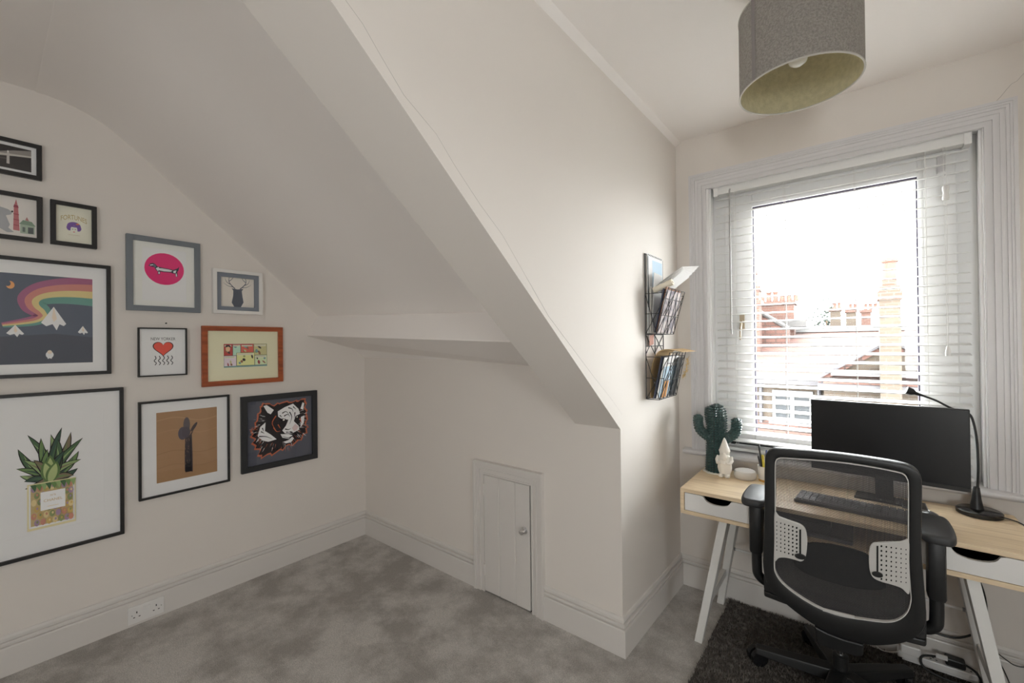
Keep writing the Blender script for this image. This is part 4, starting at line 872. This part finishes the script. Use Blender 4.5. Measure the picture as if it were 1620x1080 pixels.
# ------------------------------------------------------------------ pendant lamp
pe = thing('pendant_lamp', (-.138,1.681,2.25), 'grey linen drum lampshade hanging from the ceiling', 'lamp')
LIN = mat('grey_linen', (.42,.395,.36), .9, noise=(190,.3), bump=(330,.7)); LINI = mat('olive_linen_lining', (.58,.53,.35), .9, noise=(60,.15), bump=(300,.3))
px_, py_, pr_ = -.138, 1.681, .170; z0, z1 = 2.25, 2.512
def drum(r_, a, b_): return MB().lathe([(r_,a),(r_,b_)],(px_,py_,0),64,cap=False)
b = MB(); b.lathe([(pr_,z0),(pr_,z1),(pr_-.0015,z1),(pr_-.0015,z0),(pr_,z0)],(px_,py_,0),64,cap=False); b.build('shade', LIN, pe, smooth=True)
b = MB(); b.lathe([(pr_-.0018,z0+.002),(pr_-.0018,z1-.002),(pr_-.0030,z1-.002),(pr_-.0030,z0+.002),(pr_-.0018,z0+.002)],(px_,py_,0),64,cap=False); b.build('lining', LINI, pe, smooth=True)
def proj_x(p): v = CAM @ (Vector(p)-EYE); return 810+F_PX*v.x/v.z
a0 = min((abs(proj_x((px_+pr_*math.cos(t), py_+pr_*math.sin(t), 2.42))-1189), t) for t in [math.radians(d_) for d_ in range(170,270)])[1]
b = MB(); A_ = [a0+math.radians(5)*i/4 for i in range(5)]
vs = [(px_+(pr_+.001)*math.cos(a), py_+(pr_+.001)*math.sin(a), z) for z in (z0,z1) for a in A_]; b.add(vs, [(i,i+1,i+6,i+5) for i in range(4)]); b.build('seam', mat('seam_linen',(.27,.25,.245),.9), pe)
def torus(b, r_, z, t): return b.tube([(px_+r_*math.cos(2*PI*i/64),py_+r_*math.sin(2*PI*i/64),z) for i in range(65)], t, 8, False)
torus(MB(), pr_-.001, z0, .0028).build('lower_rim', mat('rim_tape',(.52,.50,.46),.7), pe, smooth=True); torus(MB(), pr_-.001, z1, .0028).build('upper_rim', mat('rim_tape'), pe, smooth=True)
b = MB()
for k in range(3): a = 2*PI*k/3+.4; b.tube([(px_+.02*math.cos(a),py_+.02*math.sin(a),z1-.05),(px_+(pr_-.003)*math.cos(a),py_+(pr_-.003)*math.sin(a),z1-.004)],.002,6)
b.build('spider', PLASTW, pe)
MB().lathe([(.02,2.40),(.021,2.45),(.016,2.47),(.006,2.475)],(px_,py_,0),16).build('bulb_holder', PLASTW, pe, smooth=True)
MB().lathe([(.002,2.318),(.012,2.320),(.024,2.329),(.030,2.346),(.029,2.362),(.02,2.385),(.014,2.405)],(px_,py_,0),20).build('bulb', mat('frosted_bulb',(.75,.74,.70),.25), pe, smooth=True)
MB().tube([(px_,py_,2.47),(px_,py_,2.585)],.003,8).build('flex', CORD, pe)
MB().lathe([(.045,2.60),(.043,2.588),(.02,2.578),(.006,2.575)],(px_,py_,0),24).build('ceiling_rose', PLASTW, pe, smooth=True)

# ------------------------------------------------------------------ wire letter rack on the dormer wall
rk = thing('wire_rack', (-.826,2.23,1.135), 'black wire letter rack with two baskets on the dormer wall', 'rack')
RY0, RY1, XB = 2.105, 2.357, -.828
def wires(name, segs, r_=.0018, parent=rk):
    b = MB()
    for s_ in segs: b.tube(s_, r_, 6)
    return b.build(name, WIRE, parent)
wires('back_frame', [[(XB,RY0,1.135),(XB,RY0,1.868)],[(XB,RY1,1.135),(XB,RY1,1.868)],[(XB,RY0,1.868),(XB,RY1,1.868)],[(XB,RY0,1.135),(XB,RY1,1.135)],[(XB,RY0,1.46),(XB,RY1,1.46)],[(XB,RY0,1.40),(XB,RY1,1.40)],[(XB,(RY0+RY1)/2,1.135),(XB,(RY0+RY1)/2,1.868)],[(XB,RY0,1.36),(XB,RY0+.12,1.46)],[(XB,RY0,1.46),(XB,RY0+.12,1.36)],[(XB,RY0+.12,1.36),(XB,RY1,1.46)],[(XB,RY0+.12,1.46),(XB,RY1,1.36)]], .0024)
def basket(zb, zt, xt, xb_):
    f = lambda y, t: (xb_+(xt-xb_)*t, y, zb+(zt-zb)*t); fs_ = lambda y, t, s_: (XB+(f(y,t)[0]-XB)*s_, y, zb+(zt-zb)*t)
    S = []
    for y in (RY0, RY1):
        S += [[(XB,y,zb),f(y,0)],[f(y,0),f(y,1.10)],[(XB,y,zt),f(y,1)],[fs_(y,.5,0),f(y,.5)],[(XB,y,zt),f(y,0)],[(XB,y,zb),f(y,1)]]
    n = 5
    for i in range(1, n): y = RY0+(RY1-RY0)*i/n; S.append([f(y,0), f(y,1.10)]); S.append([(XB,y,zb), f(y,0)])
    for t in (0,.45,.85,1.10): S.append([f(RY0,t), f(RY1,t)])
    S += [[f(RY0,.0),f(RY0+.10,.85)],[f(RY0+.05,.85),f(RY0+.15,0)],[f(RY0+.10,0),f(RY1,.85)],[f(RY0+.15,.85),f(RY1,.1)],[f(RY0+.02,.45),f(RY0+.12,1.1)]]
    wires('basket', S)
basket(1.462, 1.664, -.716, -.772); basket(1.134, 1.346, -.714, -.762)
def sheet(name, label, cat, x, lean, y0, y1, z0, z1, t, m, rot=0, group=None):
    """a flat item standing in a basket: x at its foot, lean outward per metre of height"""
    Mx = Matrix.Translation((x, (y0+y1)/2, z0)) @ Matrix.Rotation(math.atan(lean),4,'Y') @ Matrix.Rotation(rot,4,'X')
    hw = (y1-y0)/2
    return MB().box((0,-hw,0),(t,hw,z1-z0),Mx).build(name, m, bevel=min(.0008,t*.3), seg=1, label=label, cat=cat, group=group)
PAP = mat('white_paper', (.80,.79,.78), .8); CREAM = mat('cream_card', (.72,.66,.54), .8); KRAFT = mat('kraft_paper', (.50,.34,.17), .8); SLATEB = mat('slate_blue_cover', (.045,.05,.085), .6); BROWN = mat('brown_cover', (.24,.12,.07), .7); PALEB = mat('pale_blue_card', (.50,.63,.74), .8); ORANGE = mat('orange_card', (.55,.25,.07), .7); MIX = mat('printed_magazine', (.62,.55,.52), .6, noise=(28,.0), col2=(.18,.16,.2)); TEAL = mat('dark_teal_cover', (.03,.05,.06), .6)
cal = thing('spiral_calendar', (-.822,2.22,1.466), 'spiral bound wall calendar standing tallest in the upper basket', 'calendar')
MB().box((-.8235,2.118,1.466),(-.8195,2.335,1.872)).build('pages', PAP, cal)
MB().box((-.8195,2.118,1.60),(-.8190,2.130,1.858)).build('cover_edge', TEAL, cal)
MB().box((-.8195,2.185,1.70),(-.8191,2.325,1.845)).build('picture_panel', PALEB, cal, label='pale blue picture')
b = MB()
for i in range(11): b.tube([(-.8192,2.128+i*.0185,1.864),(-.8165,2.128+i*.0185,1.868),(-.8192,2.128+i*.0185,1.860)],.0016,6)
b.build('spiral_binding', BLACKP, cal)
sheet('newspaper','folded grey newsprint behind the magazines in the upper basket','newspaper',-.817,.02,2.125,2.30,1.466,1.70,.008,mat('newsprint',(.56,.54,.51),.9,noise=(60,.25)))
sheet('paper','crumpled white letter at the left of the upper basket','letter',-.806,.03,2.128,2.24,1.466,1.772,.002,PAP,-.05)
for i, (lb, x, ln_, ya, yb, zt, m, t) in enumerate((('slate blue folder leaning in the upper basket',-.789,.22,2.115,2.33,1.69,SLATEB,.006),('brown covered booklet leaning in the upper basket',-.782,.24,2.12,2.34,1.70,BROWN,.004),('patterned magazine at the front of the upper basket',-.7765,.25,2.115,2.345,1.685,MIX,.003))):
    sheet('magazine', lb, 'magazine', x, ln_, ya, yb, 1.468, zt, t, m)
b = MB()
pe_ = thing('envelope_bundle', (-.78,2.24,1.70), 'bundle of white envelopes fanned out over the upper basket', 'envelopes')
for i in range(5):
    a = math.radians(-8+6*i); Mx = Matrix.Translation((-.768+.003*i,2.262,1.702+.010*i)) @ Matrix.Rotation(math.radians(52+3*i),4,'Y') @ Matrix.Rotation(a,4,'X')
    MB().box((0,-.075,-.02),(.0018,.085,.115+.004*i),Mx).build('envelope', PAP, pe_)
rl = MB(); rl.lathe([(.016,-.05),(.016,.05),(.008,.05),(.008,-.05),(.016,-.05)],(-.752,2.150,1.700),18,Matrix.Rotation(math.radians(70),3,'Y'),cap=False); rl.build('paper_roll', CREAM, smooth=True, label='small cream paper roll tucked beside the envelopes', cat='paper roll')
# lower basket
kp = [(-.812,1.14),(-.812,1.22),(-.806,1.29),(-.790,1.345),(-.765,1.375),(-.73,1.385),(-.690,1.380),(-.655,1.372)]
kp = smooth_path([Vector((x,0,z)) for x,z in kp],4); b = MB(); n = len(kp); vs = []
for y in (2.118,2.34): vs += [(p.x,y,p.z) for p in kp] + [(p.x+.002,y,p.z-.002) for p in kp[::-1]]
k2 = 2*n; b.add(vs, [list(range(k2)), list(range(k2,2*k2))[::-1]] + [(i,(i+1)%k2,k2+(i+1)%k2,k2+i) for i in range(k2)])
b.build('kraft_envelope', KRAFT, smooth=True, label='large brown envelope flopping over the lower basket', cat='envelope')
for lb, x, ln_, ya, yb, zt, m, t, nm, ct in (('thick slate blue folder in the lower basket',-.798,.20,2.115,2.335,1.355,SLATEB,.009,'folder','folder'),('white booklet in the middle of the lower basket',-.784,.21,2.118,2.34,1.352,PAP,.004,'booklet','booklet'),('pale blue card in the lower basket',-.777,.21,2.13,2.335,1.30,PALEB,.002,'card','card'),('small orange card at the front of the lower basket',-.7725,.21,2.16,2.22,1.225,ORANGE,.002,'card','card'),('black notebook at the far end of the lower basket',-.7685,.22,2.27,2.35,1.345,BLACKP,.004,'notebook','notebook')):
    sheet(nm, lb, ct, x, ln_, ya, yb, 1.139, zt, t, m)
sheet('card','small pink brown card hanging between the two baskets','card',-.822,.10,2.135,2.19,1.405,1.458,.002,mat('pink_brown_card',(.45,.24,.19),.8),.15)
b = MB(); random.seed(9); q0 = [Vector((-.705,2.352,1.335)),Vector((-.712,2.356,1.28)),Vector((-.73,2.358,1.23))]
path = smooth_path(q0, 12)
for p in path:
    for _ in range(4):
        d_ = Vector((random.uniform(-1,1),random.uniform(-1,1),random.uniform(-1,1))).normalized()*.014; b.tube([p+Vector((.006,0,0)), p+Vector((.006,0,0))+d_], .0007, 4)
b.tube([p+Vector((.006,0,0)) for p in path], .0015, 6); b.build('tinsel_strand', mat('gold_foil',(.70,.50,.20),.3,1.0), label='strand of gold tinsel hooked on the lower basket', cat='tinsel')

# ------------------------------------------------------------------ the street outside the dormer
BRICKY = course_mat('yellow_stock_brick', (0.0457,0.0319,0.0198), (0.0347,0.0231,0.0143), (0.0435,0.0363,0.0292), .22, .075, .010)
BRICKR = course_mat('red_brick', (0.0622,0.0248,0.0150), (0.0473,0.0180,0.0120), (0.0592,0.0420,0.0345), .22, .075, .010)
TILER = course_mat('red_roof_tile', (0.0706,0.0323,0.0238), (0.0536,0.0221,0.0153), (0.0255,0.0145,0.0110), .30, .14, .018)
SLATE = mat('grey_slate', (0.046,0.043,0.041), .8, noise=(2,.3)); LEAD = mat('pale_lead', (0.0870,0.0870,0.0912), .6); POT = mat('terracotta_pot', (0.086,0.034,0.021), .8, noise=(6,.3)); GUT = mat('dark_gutter', (.025,.022,.025), .5)
OWHITE = mat('white_outdoor_paint', (0.0891,0.0891,0.0891), .6); OGLASS = mat('street_window_glass', (.02,.022,.024), .15, spec=.12); LEAF = mat('tree_leaf', (0.015,0.024,0.015), .8, noise=(3,.5)); ROAD = mat('street_ground', (.12,.115,.11), .9, noise=(.4,.2))
GZ = -6.2
MB().box((-60,4,GZ-.2),(60,90,GZ)).build('ground', ROAD, kind='structure', label='street and yards below the window')
def tile_roof(name, m, parent, x0, x1, ye, ze, yr, zr, t=.12):
    return MB().prism([(x0,ye,ze),(x0,yr,zr),(x0,yr,zr-t*1.3),(x0,ye,ze-t)], (x1-x0,0,0)).build(name, m, parent)
# terrace opposite
hs = thing('terraced_house', (-1.5,16.5,GZ), 'yellow brick house opposite with red tiled roof, gable wing and tall chimney', 'house')
ez = at_y(1300,601,13.9).z; rz = at_y(1300,524,17.6).z
MB().box((-9,14.0,GZ),(9,21.0,ez)).build('wall', BRICKY, hs)
rf = tile_roof('roof', TILER, hs, -9.3, 9.3, 13.75, ez, 17.6, rz)
tile_roof('rear_roof', TILER, hs, -9.3, 9.3, 21.4, ez, 17.6, rz)
MB().prism([(-9.3,17.45,rz-.02),(-9.3,17.6,rz+.09),(-9.3,17.75,rz-.02)],(18.6,0,0)).build('ridge_tiles', SLATE, rf)
MB().box((-9.3,13.60,ez-.13),(9.3,13.76,ez-.01)).build('gutter', GUT, hs)
def sash_window(x0, x1, z0, z1, Y, parent):
    wf = rect_ring(MB(), x0, x1, z0, z1, (.08,)*4, Y-.06, Y+.02); n = max(1, round((x1-x0)/.62))
    for i in range(1, n): xx = x0+(x1-x0)*i/n; wf.box((xx-.05,Y-.06,z0+.08),(xx+.05,Y+.02,z1-.08))
    wf.box((x0+.08,Y-.05,z0+(z1-z0)*.62),(x1-.08,Y+.01,z0+(z1-z0)*.62+.06)); wo = wf.build('window', OWHITE, parent)
    for i in range(n):
        a, b_ = x0+(x1-x0)*i/n+(.08 if i == 0 else .05), x0+(x1-x0)*(i+1)/n-(.08 if i == n-1 else .05)
        MB().box((a,Y-.02,z0+.08),(b_,Y-.01,z1-.08)).build('pane', OGLASS, wo)
    MB().box((x0-.08,Y-.14,z0-.12),(x1+.08,Y,z0)).build('window_sill', OWHITE, wo)
p0, p1 = at_y(1222,616,14), at_y(1287,668,14)
sash_window(p0.x, p1.x, p1.z, p0.z, 14.0, hs)
for dx in (-3.6, 2.6, 5.2): sash_window(p0.x+dx, p0.x+dx+.98, p1.z, p0.z, 14.0, hs)
q = at_y(1287,612,13.9); MB().tube([(q.x+.12,13.9,ez-.1),(q.x+.12,13.9,GZ)], .05, 8).build('downpipe', GUT, hs)
q = at_y(1203,585,13.9); MB().tube([(q.x,13.9,ez-.1),(q.x,13.9,GZ)], .05, 8).build('downpipe', GUT, hs)
q = at_y(1284,571,15.2); MB().box((q.x-.28,15.0,q.z-.09),(q.x+.28,15.15,q.z+.06)).build('rooflight', LEAD, hs)
MB().prism([(-2.9,13.5,ez-1.55),(-2.9,14.0,ez-1.15),(-2.9,14.0,ez-1.65)],(2.6,0,0)).build('bay_roof', TILER, hs)
# gabled neighbour with the tall stack in front
gb = hs   # gable wing of the same house
ap, gl = at_y(1408,538,12.9), at_y(1303,593,12.9); hw_ = ap.x-gl.x
MB().prism([(gl.x,12.9,GZ),(ap.x+hw_,12.9,GZ),(ap.x+hw_,12.9,gl.z-.1),(ap.x,12.9,ap.z-.1),(gl.x,12.9,gl.z-.1)],(0,.6,0)).build('gable_wall', BRICKY, gb)
for sx_ in (-1,1):
    MB().prism([(ap.x,12.82,ap.z),(ap.x+sx_*(hw_+.1),12.82,gl.z-.05),(ap.x+sx_*(hw_+.1),12.82,gl.z-.20),(ap.x,12.82,ap.z-.14)],(0,5.0,0)).build('roof_slope', TILER, gb)
    MB().prism([(ap.x,12.76,ap.z+.02),(ap.x+sx_*(hw_+.1),12.76,gl.z-.03),(ap.x+sx_*(hw_+.1),12.76,gl.z-.09),(ap.x,12.76,ap.z-.04)],(0,.06,0)).build('verge', GUT, gb)
fz = at_y(1380,588,12.8).z
MB().box((gl.x+.15,12.66,fz-.10),(ap.x+hw_-.15,12.9,fz+.03)).build('flashing', LEAD, gb)
MB().box((gl.x-.1,12.55,fz-.42),(ap.x+hw_,12.72,fz-.30)).build('gutter', GUT, gb)
tile_roof('lean_to_roof', TILER, gb, gl.x, ap.x+hw_, 12.6, fz-.32, 12.9, fz-.12, .06)
def chimney(house, x0, x1, Y, dep, zb, zt, m, bands, pots):
    o = MB().box((x0,Y,zb),(x1,Y+dep,zt)).build('chimney', m, house)
    for (za, zb2, gr) in bands: MB().box((x0-gr,Y-gr,za),(x1+gr,Y+dep+gr,zb2)).build('corbel', BRICKR, o)
    top = max([zt]+[bb[1] for bb in bands])
    for px, r_, h in pots: MB().lathe([(r_*1.1,top),(r_*.95,top+h*.15),(r_*.85,top+h*.8),(r_*1.1,top+h*.84),(r_*1.1,top+h),(r_*.8,top+h)],(px,Y+dep/2,0),12).build('pot', POT, o, smooth=True)
    return o
c0, c1 = at_y(1391,470,12.3), at_y(1425,470,12.3); tz = at_y(1408,447,12.3).z
chimney(gb, c0.x,c1.x,12.3,.55,fz-3.5,tz-.12,BRICKY,[(tz-.36,tz-.18,.03),(tz-.18,tz-.06,-.005),(tz-.06,tz+.10,-.05)],[((c0.x+c1.x)/2+.02,.14,.45)])
a, b_ = at_y(1194,500,17), at_y(1256,500,17); tz = at_y(1225,478,17).z
chimney(hs, a.x,b_.x,17.0,.8,rz-1.2,tz,BRICKR,[(tz-.1,tz+.04,.05)],[(a.x+.18+.2*i,.085,.24+.12*(i in (1,2))) for i in range(6)])
a, b_ = at_y(1186,500,15.6), at_y(1201,500,15.6); tz = at_y(1194,455,15.6).z
chimney(hs, a.x-.25,b_.x,15.6,.5,rz-2.0,tz,BRICKR,[(tz-.55,tz-.4,.06),(tz-.1,tz+.04,.04)],[(b_.x-.2,.13,.5)])
fr = thing('far_terrace', (0,27,GZ), 'grey slate roofed terrace on the far ridge', 'house')
z2 = at_y(1320,516,26).z; MB().box((-14,25.2,GZ),(14,31,z2-1.7)).build('wall', BRICKY, fr); tile_roof('roof', SLATE, fr, -14, 14, 25.0, z2-1.7, 27.6, z2+.1); tile_roof('rear_roof', SLATE, fr, -14, 14, 31.2, z2-1.7, 27.6, z2+.1)
for (x0, x1, yt, lb, nm) in ((1313,1330,488,'yellow chimney beside the tree on the far ridge',1),(1338,1354,490,'middle yellow chimney on the far ridge',2),(1362,1378,490,'darker chimney nearest the tall stack on the far ridge',3)):
    a, b_ = at_y(x0,505,26), at_y(x1,505,26); tz = at_y((x0+x1)/2,yt,26).z
    chimney(fr, a.x,b_.x,26.0,.6,rz-1.5,tz,BRICKR if nm == 3 else BRICKY,[(tz-.12,tz+.02,.05)],[(a.x+.18+.18*i,.07,.28) for i in range(3 if nm == 3 else 2)])
a, b_, c_ = at_y(1190,487,16.3), at_y(1247,520,16.3), at_y(1190,545,16.3)
MB().prism([(a.x,16.3,a.z),(b_.x,16.3,b_.z),(b_.x,16.3,c_.z-.3),(a.x,16.3,c_.z-.3)],(0,.5,0)).build('hip_roof', TILER, hs)
MB().tube([(a.x,16.28,a.z+.02),(b_.x,16.28,b_.z+.02)],.07,8).build('hip_tiles', SLATE, hs)
a2 = at_y(1270,503,16.9); MB().box((b_.x-.5,16.8,a2.z-.28),(a2.x+.1,17.4,a2.z-.05)).build('dormer_cap', SLATE, hs)
tr = thing('tree', (at_y(1308,505,34).x,34,GZ), 'dark green tree top behind the far chimneys', 'tree')
tx = at_y(1308,505,34); b = MB(); random.seed(4)
for i in range(420):
    d_ = Vector((random.gauss(0,.42),random.gauss(0,.42),random.gauss(0,.62))); c_ = Vector((tx.x,34,tx.z-.3))+d_; s_ = random.uniform(.07,.16); n_ = Vector((random.uniform(-1,1),random.uniform(-1,1),random.uniform(-1,1))).normalized(); u_ = n_.orthogonal().normalized(); v_ = n_.cross(u_)
    b.add([c_-u_*s_, c_-v_*s_*.5, c_+u_*s_, c_+v_*s_*.5], [(0,1,2,3)])
b.build('foliage', LEAF, tr, kind='stuff'); MB().tube([(tx.x,34,GZ),(tx.x,34,tx.z)],[.3,.06],8).build('trunk', BROWN, tr)
